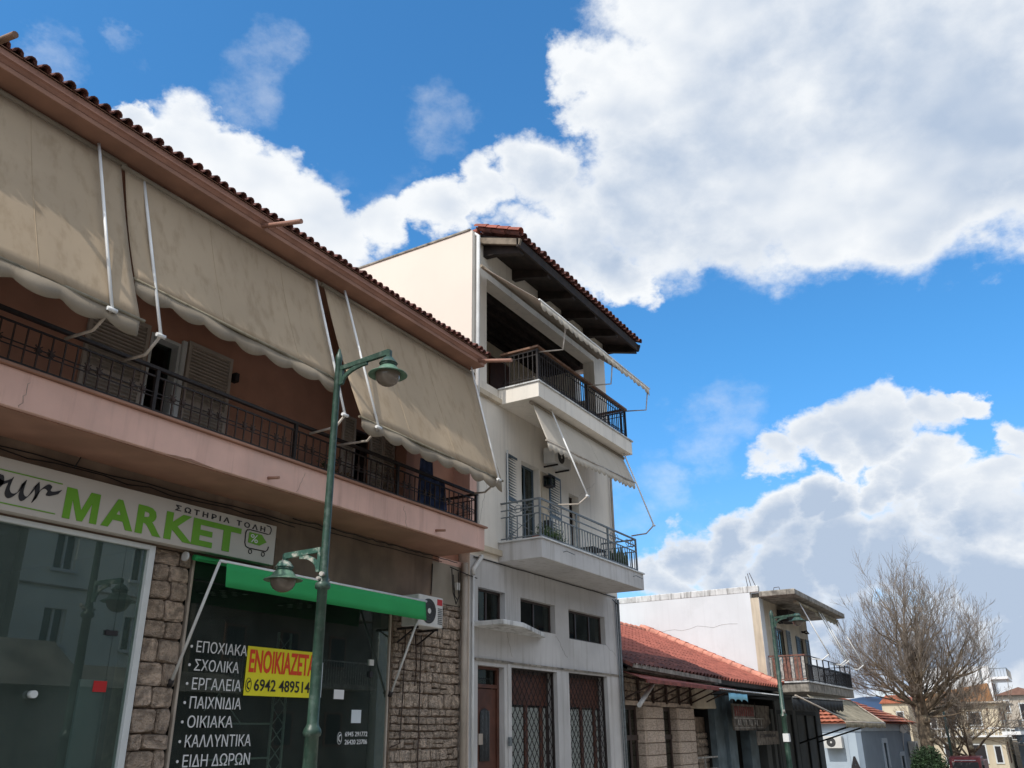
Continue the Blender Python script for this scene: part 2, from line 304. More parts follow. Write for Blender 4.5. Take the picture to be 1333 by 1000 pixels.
mat('pvc_pipe', (.42, .36, .30), rough=.5, var=.08, streak=.2, bump=.05)
mat('pvc_white', (.66, .66, .65), rough=.45, var=.06, streak=.2, bump=.05)
mat('lamp_green', (.028, .066, .047), rough=.42, var=.15, scale=9, bump=.1, blotch=.35, blotch_col=(.16, .20, .17), bl_scale=12, spec=.5)
mat('lamp_green_worn', (.05, .13, .10), rough=.55, var=.15, scale=9, bump=.3, blotch=.85, blotch_col=(.55, .52, .46), bl_scale=9)
mat('lamp_green_light', (.10, .19, .13), rough=.5, var=.15, scale=9, bump=.1, blotch=.3, blotch_col=(.4, .4, .34), bl_scale=12)
mat('globe_smoke', (.16, .13, .105), rough=.12, var=.08, bump=0, spec=.6)
mat('cable_black', (.015, .014, .014), rough=.7, var=.1, bump=0)
mat('sign_white', (.50, .46, .41), rough=.45, var=.02, bump=0)
mat('sign_green', (.13, .33, .015), rough=.5, var=.03, bump=0)
mat('print_black', (.02, .018, .02), rough=.5, var=.02, bump=0)
mat('vinyl_white', (.72, .72, .72), rough=.5, var=.02, bump=0)
mat('notice_yellow', (.80, .72, .02), rough=.5, var=.02, bump=0)
mat('notice_red', (.75, .06, .015), rough=.5, var=.02, bump=0)
mat('paper', (.6, .66, .7), rough=.7, var=.03, bump=0)
mat('sticker_red', (.45, .02, .02), rough=.5, var=.02, bump=0)
mat('ac_white', (.58, .57, .54), rough=.5, var=.04, bump=0, streak=.2, streak_col=(.3, .27, .22))
mat('ac_grille', (.05, .05, .05), rough=.6, var=.1, bump=0)
mat('asphalt', (.22, .20, .175), rough=.9, var=.2, scale=8, bump=.5, bscale=90)
mat('paving', (.46, .41, .34), rough=.85, var=.15, scale=3, bump=.3)
mat('kerb_stone', (.28, .27, .25), rough=.85, var=.15, bump=.3)
mat('earth', (.24, .20, .14), rough=.95, var=.25, scale=.3, bump=.3)
mat('road_paint', (.6, .6, .58), rough=.7, var=.15, scale=12, bump=.1)
mat('light_blue_wall', (.40, .47, .54), var=.05, scale=1, bump=.12)
mat('blue_grey_shade_wall', (.20, .25, .31), var=.05, scale=1, bump=.12)  # light blue wall with its shade in the colour; also the blue grey house
mat('teal_paint', (.13, .17, .19), var=.15, scale=3, bump=.2, blotch=.3, blotch_col=(.05, .06, .07))
mat('black_paint', (.02, .022, .024), var=.2, scale=3, bump=.1)
mat('grey_panel', (.075, .08, .078), var=.12, scale=2, bump=.1)
mat('rust_sheet', (.26, .07, .05), rough=.7, var=.25, scale=5, bump=.3, blotch=.4, blotch_col=(.12, .05, .04), bl_scale=6)
mat('white_sheet', (.66, .67, .66), rough=.5, var=.06, bump=.1)
mat('valance_blue', (.28, .62, .80), rough=.8, var=.05, bump=0)
mat('old_sign', (.17, .145, .12), rough=.8, var=.3, scale=6, bump=.3, blotch=.6, blotch_col=(.07, .06, .05), bl_scale=7)
mat('old_red', (.20, .05, .045), rough=.8, var=.3, scale=12, bump=0)
mat('old_white', (.40, .38, .35), rough=.8, var=.3, scale=12, bump=0)
mat('bark', (.17, .125, .085), rough=.9, var=.3, scale=3, bump=.6, bscale=8, blotch=.6, blotch_col=(.36, .30, .2), bl_scale=2.5, bdist=.05)
mat('twig', (.25, .205, .165), rough=.9, var=.25, scale=2, bump=0)
mat('leaf_green', (.055, .10, .028), rough=.7, var=.35, scale=9, bump=0, island=.6)
mat('hedge_green', (.028, .06, .020), rough=.75, var=.35, scale=3, bump=0, island=.6)
mat('dead_leaf', (.22, .12, .05), rough=.8, var=.3, scale=9, bump=0, island=.5)
mat('terracotta', (.32, .09, .05), rough=.7, var=.1, bump=.1)
mat('denim_cloth', (.035, .055, .13), rough=.95, var=.3, scale=6, bump=.2, blotch=.5, blotch_col=(.16, .2, .32), bl_scale=5)
mat('yellow_wall', (.58, .50, .37), var=.08, scale=.6, bump=0, streak=.2, streak_col=(.35, .27, .14))
mat('ochre_brown', (.30, .15, .065), var=.25, scale=.8, bump=.2)
mat('far_white', (.74, .74, .74), var=.03, bump=0)
mat('far_beige', (.46, .40, .33), var=.06, bump=0)
mat('far_brown', (.22, .12, .09), var=.1, bump=0)
mat('truck_red', (.16, .012, .014), rough=.35, var=.08, bump=0, spec=.5)
mat('rubber', (.02, .02, .02), rough=.8, var=.1, bump=0)
mat('hazy_forest_hill', (.030, .062, .125), rough=1, var=.25, scale=.004, bump=0)  # forest colour with the blue of distance haze mixed in
mat('opp_plaster', (.72, .74, .68), var=.05, scale=.5, bump=.1)
mat('opp_dark', (.17, .15, .125), var=.2, scale=1, bump=.2)
cloth('awning_cloth', (.43, .335, .235), trans=.06, var=.04, scale=.7, streak=.5, streak_col=(.28, .205, .13), bump=.25, bscale=300, blotch=0)
cloth('awning_cloth_light', (.56, .50, .42), trans=.08, var=.04, scale=1.2, streak=.12, streak_col=(.36, .3, .24), bump=.15, bscale=300)
cloth('valance_cloth', (.31, .26, .20), trans=.12, var=.06, streak=.4, streak_col=(.22, .17, .12), bump=.2, bscale=300)
cloth('green_cloth', (.045, .36, .12), trans=.1, var=.04, scale=1.5, bump=.1, bscale=200)
cloth('old_cloth', (.36, .32, .24), trans=.15, var=.15, scale=2, streak=.6, streak_col=(.1, .085, .06), bump=.3, bscale=100, blotch=.5, blotch_col=(.15, .12, .08), bl_scale=3)
glass('shop_glass', (.62, .71, .67), ior=1.62, boost=1.7, dust=.10)
glass('shop_glass_dark', (.55, .62, .58), ior=1.6, boost=1.4, dust=.035)
glass('clear_glass', (.88, .9, .9), ior=1.5)
glass('window_glass', (.4, .45, .44), ior=1.5)
def gz(x):                                                 # the street falls away gently beyond the shops
    return 0 if x < 8 else (-.055 * (x - 8) if x < 45 else -2.035)
# ------------------------------------------------------------------ ground
XS = [-300, -60, 8, 45, 150, 900, 9000]
def strip(name, m, y0, y1, dz, xs=XS, z=None):
    b = MB()
    for a, c in zip(xs[:-1], xs[1:]): b.add([(a, y0, gz(a) + dz), (c, y0, gz(c) + dz), (c, y1, gz(c) + dz), (a, y1, gz(a) + dz)], [(0, 1, 2, 3)])
    return b.build(name, m, kind='structure', fix=False)
strip('ground', 'earth', -4000, 6000, -.02)
strip('road', 'asphalt', -2.6, 5.0, 0.0, [-60, 8, 45, 150])
def slabstrip(name, m, y0, y1, h, xs):
    b = MB()
    for a, c in zip(xs[:-1], xs[1:]):
        za, zc = gz(a), gz(c)
        b.add([(a, y0, za - .1), (c, y0, zc - .1), (c, y1, zc - .1), (a, y1, za - .1), (a, y0, za + h), (c, y0, zc + h), (c, y1, zc + h), (a, y1, za + h)],
              [(0, 3, 2, 1), (4, 5, 6, 7), (0, 1, 5, 4), (2, 3, 7, 6)])
    return b.build(name, m, kind='structure', fix=False)
slabstrip('kerb', 'kerb_stone', 5.0, 5.15, .13, [-60, 8, 45])
slabstrip('pavement', 'paving', 5.15, 14, .126, [-60, 8, 45])
slabstrip('kerb', 'kerb_stone', -2.75, -2.6, .13, [-60, 8, 45])
slabstrip('pavement', 'paving', -12, -2.75, .126, [-60, 8, 45])
b = MB()
for i in range(12):
    a = -20 + i * 5; c = a + 2.2
    if a < 8 < c: c = 8
    b.add([(a, 1.15, gz(a) + .004), (c, 1.15, gz(c) + .004), (c, 1.27, gz(c) + .004), (a, 1.27, gz(a) + .004)], [(0, 1, 2, 3)])
b.build('road_marking', 'road_paint', kind='structure', fix=False)
# far hills: ridges with real relief
def hill(name, x0, x1, y0, y1, hfun, nx=60, ny=10):
    b = MB(); b.grid(lambda u, v: (x0 + (x1 - x0) * u + 0, y0 + (y1 - y0) * v, hfun(u, v)), nx, ny); return b.build(name, 'hazy_forest_hill', kind='structure', fix=False)
def hh(u, v):
    return -60 + (math.sin(math.pi * min(1, v * 1.0))) * (265 + 90 * math.sin(u * 9 + 1) + 40 * math.sin(u * 23 + v * 5) + 18 * math.sin(u * 57 + v * 9) + 9 * math.sin(u * 131))
b = MB(); b.grid(lambda u, v: (5200 + 2600 * v, -4200 + 9800 * u, hh(u, v)), 140, 12); b.build('hills', 'hazy_forest_hill', kind='structure', fix=False)
# ------------------------------------------------------------------ shared little builders
def stone_mesh(seed, m, c0=.12, ins=.10, jx=.05):
    r = random.Random(seed); j = lambda a: r.uniform(-a, a)
    def ring(ins, y): return [(sx * (.5 - ins) + j(jx), y + (j(.12) if y < .4 else 0), sz * (.5 - ins) + j(jx * 1.3)) for sx, sz in ((-1, -1), (1, -1), (1, 1), (-1, 1))]
    a, c, d = ring(0, .5), ring(.0, -.34), ring(ins, -.5)
    # corners cut on the middle and front ring give an eight-sided face
    def cut(q, k): 
        o = []
        for i in range(4):
            p0, p, p1 = Vector(q[i - 1]), Vector(q[i]), Vector(q[(i + 1) % 4]); o += [p.lerp(p0, k), p.lerp(p1, k)]
        return o
    A, C, D = cut(a, c0), cut(c, c0 + r.random() * .08), cut(d, c0 + .04 + r.random() * .12)
    b = MB(); fs = [tuple(range(16, 24))]
    for o in (0, 8): fs += [(o + i, o + (i + 1) % 8, o + 8 + (i + 1) % 8, o + 8 + i) for i in range(8)]
    b.add(A + C + D, fs); return b.mesh('stone', m)
def half_tile(b, c, L, r, dy, dz, n=5, t=.014, up=1, r2=None):
    """half-round tile: starts at c (eave end), runs L along (0,dy,dz)"""
    r2 = r2 or r * .82; nrm = Vector((0, -dz, dy)) * up; ax = Vector((0, dy, dz)); vs = []
    for k, rr in ((0, r), (1, r2)):
        for q in (rr, rr - t):
            vs += [Vector(c) + ax * L * k + Vector((1, 0, 0)) * math.cos(math.pi * i / n) * q + nrm * math.sin(math.pi * i / n) * q for i in range(n + 1)]
    m_ = n + 1; fs = []
    for i in range(n):
        fs += [(i, i + 1, 2 * m_ + i + 1, 2 * m_ + i), (m_ + i + 1, m_ + i, 3 * m_ + i, 3 * m_ + i + 1), (i + 1, i, m_ + i, m_ + i + 1), (2 * m_ + i, 2 * m_ + i + 1, 3 * m_ + i + 1, 3 * m_ + i)]
    fs += [(0, 2 * m_, 3 * m_, m_), (n, m_ + n, 3 * m_ + n, 2 * m_ + n)]
    b.add(vs, fs, False); return b
def louvre(x0, x1, z0, z1, y, pitch=.06, frame=.045, t=.035):
    """shutter leaf with real slats, facing the street"""
    b = MB(); b.box(x0, x0 + frame, y - t, y, z0, z1).box(x1 - frame, x1, y - t, y, z0, z1)
    b.box(x0 + frame, x1 - frame, y - t, y, z1 - frame, z1).box(x0 + frame, x1 - frame, y - t, y, z0, z0 + frame)
    b.box(x0 + frame, x1 - frame, y + .001, y + .004, z0 + frame, z1 - frame)
    mid = (z0 + z1) / 2; b.box(x0 + frame, x1 - frame, y - t, y, mid - .03, mid + .03)
    z = z0 + frame
    while z < z1 - frame - pitch * .5:
        if abs(z + pitch / 2 - mid) > .045:
            b.add([(x0 + frame, y - t + .002, z), (x1 - frame, y - t + .002, z), (x1 - frame, y - .004, z + pitch * .85), (x0 + frame, y - .004, z + pitch * .85),
                   (x0 + frame, y - t + .008, z - .006), (x1 - frame, y - t + .008, z - .006), (x1 - frame, y, z + pitch * .85 - .006), (x0 + frame, y, z + pitch * .85 - .006)],
                  [(0, 1, 2, 3), (7, 6, 5, 4), (0, 4, 5, 1), (1, 5, 6, 2), (2, 6, 7, 3), (3, 7, 4, 0)])
        z += pitch
    return b
def wall_with_holes(b, x0, x1, y0, y1, z0, z1, holes):
    """front wall of boxes around rectangular holes (x0,x1,z0,z1), butted end to end"""
    xs = sorted({x0, x1} | {h[0] for h in holes} | {h[1] for h in holes})
    for a, c in zip(xs[:-1], xs[1:]):
        hs = sorted([(h[2], h[3]) for h in holes if h[0] <= a + 1e-6 and h[1] >= c - 1e-6]); z = z0
        for lo, hi in hs:
            if lo > z: b.box(a, c, y0, y1, z, lo)
            z = hi
        if z < z1: b.box(a, c, y0, y1, z, z1)
    return b
# ------------------------------------------------------------------ pink building with the shop below
B1 = thing('apartment_building', 'pink two storey building with long balcony, clay tiled eave and stone shop front', 'building', (5, 8.4, 0))
XL = -6.0
b = MB(); b.box(XL, 12.3, 8.4, 8.65, 4.36, 7.6)
D1 = (5.74, 6.17, 4.6, 6.12); D2 = (9.44, 9.75, 4.6, 5.98)
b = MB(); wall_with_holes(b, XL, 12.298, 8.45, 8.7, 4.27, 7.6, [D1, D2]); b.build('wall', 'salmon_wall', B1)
b = MB(); b.box(XL, 12.298, 13.8, 14, 0, 7.6).box(XL, XL + .2, 8.7, 13.8, 4.36, 7.6).box(12.05, 12.298, 8.7, 13.8, 0, 7.6); b.build('wall', 'pink_plaster', B1)
b = MB(); b.box(XL + .2, 12.05, 8.7, 13.8, 4.3, 4.5); b.build('floor_slab', 'room_grey', B1)
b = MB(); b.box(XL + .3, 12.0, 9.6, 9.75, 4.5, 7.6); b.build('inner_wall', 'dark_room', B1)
b = MB(); b.box(12.1, 12.32, 8.1, 8.45, 4.6, 7.6); b.build('end_pilaster', 'pink_plaster', B1)
b = MB(); b.prism([(7.5, 4.36), (8.449, 4.36), (8.449, 4.60), (7.72, 4.60), (7.72, 4.72), (7.5, 4.72)], 'x', XL, 11.43); b.prism([(7.5, 4.36), (8.449, 4.36), (8.449, 4.72), (7.5, 4.72)], 'x', 11.4305, 11.65); b.build('balcony_slab', 'pink_plaster', B1, bevel=.008)
b = MB(); b.box(XL, 11.62, 7.55, 8.40, 4.350, 4.357); b.build('balcony_soffit', 'soffit_paint', B1)
b = MB(); b.box(XL, 11.69, 7.46, 7.76, 4.722, 4.752).box(11.40, 11.69, 7.76, 8.448, 4.722, 4.752); b.build('balcony_coping', 'soffit_paint', B1, bevel=.005)
for x in (6.92, 10.3):
    MB().tube([(x, 7.5, 4.44), (x + .02, 7.34, 4.425)], .019, 8).build('drain_spout', 'soffit_paint', B1)
# railing
b = MB(); b.bar((XL, 7.6, 5.285), (11.57, 7.6, 5.285), .05, .035).bar((XL, 7.6, 5.19), (11.54, 7.6, 5.19), .018, .018).bar((XL, 7.6, 4.815), (11.54, 7.6, 4.815), .02, .02)
b.bar((XL, 7.6, 5.01), (11.54, 7.6, 5.01), .010, .010).bar((XL, 7.6, 4.965), (11.54, 7.6, 4.965), .010, .010)
for z, w in ((5.285, .05), (5.19, .018), (4.815, .02), (5.01, .01), (4.965, .01)): b.bar((11.54, 7.626, z), (11.54, 8.42, z), w, w * .7)
RL = b.build('railing', 'iron_dark', B1)
bb = MB().box(-.007, .007, -.007, .007, 0, .37).mesh('baluster', 'iron_brown')
kb = MB().box(-.007, .007, -.007, .007, 0, .37)
for s in (-1, 1):
    for k in range(2):
        z = .172 + k * .03
        kb.bar((-.035, 0, z - .03 * s), (.035, 0, z + .03 * s), .011, .011)
kb.box(-.017, .017, -.015, .015, .165, .205); kb = kb.mesh('baluster', 'iron_brown')
x = 4.13; posts = []; px = 11.54
while px > XL: posts.append(px); px -= 2.075
xs = [11.54 - .1275 * i for i in range(1, 130) if 11.54 - .1275 * i > 0.2]
for i, x in enumerate(xs):
    if min(abs(x - p) for p in posts) < .05: continue
    piece('baluster', kb if i % 4 in (1, 2) else bb, RL, (x, 7.6, 4.82))
for i in range(1, 7): piece('baluster', bb if i % 3 else kb, RL, (11.54, 7.6 + .12 * i, 4.82))
pm = MB().box(-.02, .02, -.02, .02, 0, .54).mesh('railing_post', 'iron_dark')
for p in posts: piece('railing_post', pm, RL, (p, 7.6, 4.752))
# balcony doors and shutters
def balcony_door(x0, x1, z0, z1, fr, leaf=True):
    b = MB(); b.box(x0, x0 + .035, 8.44, 8.62, z0, z1).box(x1 - .035, x1, 8.44, 8.62, z0, z1).box(x0 + .035, x1 - .035, 8.44, 8.62, z1 - .04, z1)
    d = b.build('balcony_door', fr, B1)
    MB().box(x0 + .035, x1 - .035, 8.57, 8.58, z0, z1 - .04).build('glass_pane', 'window_glass', d); return d
d = balcony_door(*D1, 'alu_white'); MB().box(6.175, 6.235, 8.41, 8.449, 4.6, 6.17).build('door_jamb', 'alu_white', d)
louvre(4.93, 5.70, 4.62, 6.17, 8.44, .045).build('shutter', 'shutter_cream', d)
louvre(6.26, 6.96, 4.62, 6.20, 8.44, .045).build('shutter', 'shutter_cream', d)
MB().box(6.99, 7.05, 8.36, 8.449, 5.9, 6.02).build('shutter_catch', 'iron_dark', d); MB().box(6.99, 7.05, 8.36, 8.449, 4.9, 5.02).build('shutter_catch', 'iron_dark', d)
d = balcony_door(*D2, 'brown_alu')
louvre(9.14, 9.42, 4.62, 6.12, 8.44, .045, .035).build('shutter', 'shutter_cream', d)
louvre(9.78, 10.08, 4.62, 6.02, 8.44, .045, .035).build('shutter', 'shutter_cream', d); louvre(10.09, 10.38, 4.62, 6.02, 8.44, .045, .035).build('shutter', 'shutter_cream', d)
b = MB(); b.box(10.42, 10.62, 8.2, 8.449, 4.6, 7.6); b.build('pilaster', 'salmon_wall', B1)
# eave
b = MB(); b.box(XL, 11.65, 7.5, 8.45, 7.6, 7.66); b.box(11.652, 12.3, 8.3, 8.45, 7.6, 7.66); b.build('soffit', 'soffit_paint', B1, bevel=.01)
b = MB(); b.prism([(7.5, 7.662), (7.47, 7.69), (7.445, 7.70), (7.445, 7.715), (7.47, 7.73), (7.47, 7.79), (7.62, 7.80), (7.62, 7.662)], 'x', XL, 11.68); b.build('fascia', 'fascia_paint', B1)
b = MB(); sl_ = .36; b.add([(XL, 7.45, 7.80), (11.70, 7.45, 7.80), (11.70, 12.0, 7.80 + 4.55 * sl_), (XL, 12.0, 7.80 + 4.55 * sl_), (XL, 7.45, 7.792), (11.70, 7.45, 7.792), (11.70, 12.0, 7.74), (XL, 12.0, 7.74)], [(0, 1, 2, 3), (0, 4, 5, 1), (1, 5, 6, 2), (3, 2, 6, 7), (0, 3, 7, 4)])
b.build('roof_deck', 'soffit_paint', B1)
ln = math.hypot(1, sl_); dy, dz = 1 / ln, sl_ / ln
tb = MB(); half_tile(tb, (0, 0, 0), .46, .056, dy, dz); tm = tb.mesh('roof_tile', 'roof_clay')
rt = random.Random(3); pitch = .135
cols = [11.63 - pitch * i for i in range(int((11.63 - XL) / pitch))]
RF = B1
for i, x in enumerate(cols[:75]):
    piece('roof_tile', tm, RF, (x, 7.41 + rt.uniform(-.025, .02), 7.795 + rt.uniform(-.006, .010)), (0, 0, rt.uniform(-.05, .05)))
b = MB()
for i, x in enumerate(cols):
    for r in range(1, 4): half_tile(b, (x, 7.42 + r * .40 * dy, 7.81 + r * .40 * dz), .46, .056, dy, dz)
    for r in range(0, 4): half_tile(b, (x - pitch / 2, 7.42 + r * .40 * dy, 7.84 + r * .40 * dz), .42, .05, dy, dz, up=-1)
b.build('tile_field', 'roof_clay', B1, kind='stuff', fix=False)
for x in (2.86, 6.45, 11.5):
    MB().tube([(x - .04, 7.55, 7.655), (x, 6.86, 7.52) if x > 4 else (x - .02, 6.9, 7.53)], .032, 10).build('roof_spout', 'wood_rail' if x < 4 else 'fascia_paint', B1, label='clay coloured drain pipe sticking out of the eave')
# shop level
SX = 8.40
b = MB(); b.box(11.42, 12.298, SX, 8.65, 3.61, 4.268); b.build('plaster_strip', 'plaster_beige', B1)
b = MB(); b.box(7.95, 11.42, 8.36, 8.65, 3.52, 4.36); b.build('signboard_panel', 'brown_board', B1, bevel=.006)
b = MB(); b.box(XL, 7.95, 8.33, 8.65, 4.0, 4.36).box(XL, 6.12, 8.33, 8.65, 3.60, 4.0).box(6.12, 7.95, 8.38, 8.65, 3.60, 4.0); b.build('lintel_board', 'brown_board', B1)
b = MB(); b.box(11.65, 12.298, 8.398, 8.449, 4.268, 4.36); b.build('band', 'pink_plaster', B1)
b = MB(); b.box(8.05, 10.4, 8.36, 8.5, 3.40, 3.52); b.build('roller_housing', 'brown_board', B1)
# stone wall right of the shop, stones set proud of recessed mortar
b = MB(); b.box(10.52, 12.29, 8.43, 8.65, 0, 3.61); SW = b.build('stone_wall', 'mortar', B1)
st = [stone_mesh(40 + i, 'rubble_stone', .04 + .02 * (i % 4), .05 + .015 * (i % 3)) for i in range(16)]
rs = random.Random(11)
def rubble(x0, x1, z0, z1, y, par, meshes, hr, wr, joint=.02, depth=.08, skip=None, stuff=None):
    z = z0; items = []
    while z < z1 - .05:
        h = rs.uniform(*hr); h = min(h, z1 - z)
        if z1 - (z + h) < .06: h = z1 - z
        x = x0
        while x < x1 - .02:
            w = rs.uniform(*wr)
            if x1 - (x + w) < wr[0] * .6: w = x1 - x
            if h > hr[0] * 1.5 and rs.random() < .22: items += [(x, w, z, h * .5), (x, w, z + h * .5, h * .5)]
            else: items.append((x, w, z, h))
            x += w
        z += h
    for (x, w, zz, h) in items:
        cx, cz = x + w / 2, zz + h / 2
        if skip and skip(cx, cz): continue
        o = piece('stone', rs.choice(meshes), par, (cx + rs.uniform(-.004, .004), y, cz + rs.uniform(-.008, .008)), (rs.uniform(-.08, .08), rs.uniform(-.06, .06) + (math.pi if rs.random() < .5 else 0), rs.uniform(-.03, .03)), (max(.03, w - joint), depth * rs.uniform(.8, 1.25), max(.03, h - joint)))
rubble(10.53, 12.28, .62, 3.60, 8.425, SW, st, (.09, .22), (.09, .26))
b = MB(); z = .02
while z < .6:
    x = 10.53
    while x < 12.1:
        w = rs.uniform(.15, .28); b.box(x, min(12.28, x + w - .02), 8.39, 8.45, z, z + .13); x += w
    z += .15
b.build('stone_footing', 'rubble_stone', SW, kind='stuff')
b = MB(); b.box(6.17, 6.69, 8.44, 8.75, 0, 3.60); PL = b.build('stone_pillar', 'mortar', B1)
st2 = [stone_mesh(80 + i, 'cut_stone', .04 + .02 * (i % 3), .06, .045) for i in range(12)]
z = .1; k = 0
while z < 3.55:
    h = rs.uniform(.15, .26); h = min(h, 3.595 - z); s = rs.uniform(.17, .24) if k % 2 else rs.uniform(.28, .35)
    for (x, w) in ((6.18, s), (6.18 + s, .50 - s)):
        piece('stone', rs.choice(st2), PL, (x + w / 2, 8.42, z + h / 2), (rs.uniform(-.05, .05), rs.uniform(-.03, .03) + (math.pi if rs.random() < .5 else 0), rs.uniform(-.04, .04)), (w - .012, .09 * rs.uniform(.85, 1.2), h - .012))
    z += h; k += 1
# shop windows
def frame(x0, x1, z0, z1, y0, y1, w, m, par, name, wt=None, right=True):
    b = MB(); wt = wt or w; b.box(x0, x0 + w, y0, y1, z0, z1)
    if right: b.box(x1 - w, x1, y0, y1, z0, z1)
    b.box(x0 + w, x1 - (w if right else 0), y0, y1, z1 - wt, z1).box(x0 + w, x1 - (w if right else 0), y0, y1, z0, z0 + w); return b.build(name, m, par, bevel=.004)
w1 = frame(XL + .2, 6.13, .12, 3.59, 8.30, 8.40, .075, 'alu_white', B1, 'shop_window', .05)
MB().box(XL + .275, 5.795, 8.348, 8.356, .19, 3.54).build('glass_pane', 'shop_glass', w1)
MB().box(5.80, 6.055, 8.348, 8.356, .19, 3.54).build('glass_pane', 'shop_glass', w1)
MB().box(5.70, 5.84, 8.325, 8.38, 2.60, 2.65).build('glass_clamp', 'print_black', w1)
MB().box(5.665, 5.815, 8.340, 8.344, 2.045, 2.15).build('sticker', 'sticker_red', w1)
MB().tube([(5.03, 8.345, 2.0), (5.03, 8.28, 2.0)], .035, 14).build('door_knob', 'alu_white', w1)
w2 = frame(6.72, 10.45, .12, 3.62, 8.385, 8.44, .03, 'pvc_pipe', B1, 'shop_window', .03)
for a, c in ((6.76, 8.94), (8.95, 10.02), (10.03, 10.395)):
    MB().box(a, c, 8.398, 8.406, .17, 3.58).build('glass_pane', 'shop_glass_dark', w2)
MB().box(9.98, 10.07, 8.375, 8.43, 2.54, 2.62).build('glass_clamp', 'ac_white', w2)
MB().box(9.99, 10.05, 8.37, 8.43, 2.38, 2.46).build('glass_clamp', 'print_black', w2)
for i, s in enumerate(['ΕΠΟΧΙΑΚΑ', 'ΣΧΟΛΙΚΑ', 'ΕΡΓΑΛΕΙΑ', 'ΠΑΙΧΝΙΔΙΑ', 'ΟΙΚΙΑΚΑ', 'ΚΑΛΛΥΝΤΙΚΑ', 'ΕΙΔΗ ΔΩΡΩΝ']):
    wd = [.76, .66, .72, .75, .65, .96, .97][i]; z = 2.515 - i * .2015
    lettering(s, 'vinyl_white', w2, 6.925, 6.925 + wd, 8.392, z, z + .128)
    MB().tube([(6.855, 8.396, z + .06), (6.855, 8.390, z + .06)], .016, 12).build('bullet_mark', 'vinyl_white', w2)
lettering('6945 291772', 'vinyl_white', w2, 9.56, 10.02, 8.392, 1.60, 1.66); lettering('26420 23706', 'vinyl_white', w2, 9.56, 10.02, 8.392, 1.50, 1.56)
def phone_icon(x, z, h, y, par, m):
    b = MB(); pts = [Vector((x + h * .5 * (math.cos(a) * .55), y, z + h * .5 * math.sin(a))) for a in [i * 2 * math.pi / 20 for i in range(21)]]; b.tube(pts, h * .022, 5)
    b.tube([(x + h * .12, y, z + h * .28), (x - h * .10, y, z + h * .15), (x - h * .12, y, z - h * .12), (x + h * .08, y, z - h * .28)], [h * .07, h * .045, h * .045, h * .07], 6); return b.build('phone_symbol', m, par)
phone_icon(9.45, 1.58, .15, 8.390, w2, 'vinyl_white')
# notices on the glass
nt_ = thing('rental_notice', 'yellow for-rent notice with red and black lettering taped to the shop window', 'notice', (8.2, 8.385, 2.07))
MB().box(7.69, 8.92, 8.384, 8.390, 2.07, 2.64).build('sheet', 'notice_yellow', nt_)
lettering('ENOIKIAZETAI', 'notice_red', nt_, 7.73, 8.90, 8.380, 2.335, 2.605, off=.02)
lettering('6942 489514', 'print_black', nt_, 7.84, 8.80, 8.380, 2.125, 2.265, off=.012)
phone_icon(7.75, 2.19, .16, 8.381, nt_, 'print_black')
nb = thing('poster', 'small white and red paper stuck beside the yellow notice', 'poster', (8.98, 8.386, 2.1))
MB().box(8.945, 9.03, 8.386, 8.390, 2.08, 2.52).build('sheet', 'paper', nb); MB().box(8.947, 9.0, 8.382, 8.386, 2.1, 2.33).build('print', 'sticker_red', nb)
tag(MB().box(9.66, 9.86, 8.386, 8.390, 1.77, 1.94).build('paper_note', 'paper'), 'blank pale blue paper note above the phone numbers on the shop glass', 'note')
tag(MB().box(9.28, 9.48, 8.386, 8.390, 2.07, 2.19).build('paper_note', 'vinyl_white'), 'pair of small white cards stuck high on the shop glass', 'note')
# the shop behind the glass
MB().box(5.92, 6.24, 8.95, 8.98, .15, 2.2).build('inner_screen', 'light_blue_wall', B1)
b = MB(); b.prism([(5.52, 4.358), (5.60, 4.372), (5.72, 4.376), (5.80, 4.385), (5.95, 4.372), (6.12, 4.358)], 'y', 7.4965, 7.51); b.build('chipped_edge', 'soffit_paint', B1)
b = MB(); b.prism([(2.2, 4.358), (2.4, 4.38), (2.6, 4.372), (2.75, 4.358)], 'y', 7.4965, 7.51); b.build('chipped_edge', 'soffit_paint', B1)
for (gx, gy) in ((8.95, 10.4), (10.55, 10.4)):          # egg-crate ceiling lights, switched off, catching daylight
    cl_ = MB().box(gx - .28, gx + .28, gy - .28, gy + .28, 3.595, 3.618).build('ceiling_light', 'print_black', B1); b = MB()
    for i in range(5):
        for j in range(5):
            if (i + j) % 2 == 0: b.box(gx - .25 + i * .11, gx - .19 + i * .11, gy - .25 + j * .11, gy - .19 + j * .11, 3.588, 3.5945)
    b.build('reflector', 'awning_metal', cl_, kind='stuff')
b = MB(); b.box(XL + .2, 12.05, 13.5, 13.6, 0, 4.3).box(XL + .2, XL + .3, 8.7, 13.5, 0, 4.3).box(6.25, 6.5, 8.75, 13.5, 0, 4.3).box(11.0, 11.15, 8.66, 13.5, 0, 4.3); b.build('shop_wall', 'room_grey', B1)
b = MB(); b.box(XL + .3, 12.0, 8.7, 13.5, 3.62, 3.66); b.build('shop_ceiling', 'room_ceiling', B1)
b = MB(); b.box(XL + .3, 12.0, 8.7, 13.5, .13, .15); b.build('shop_floor', 'room_grey', B1)
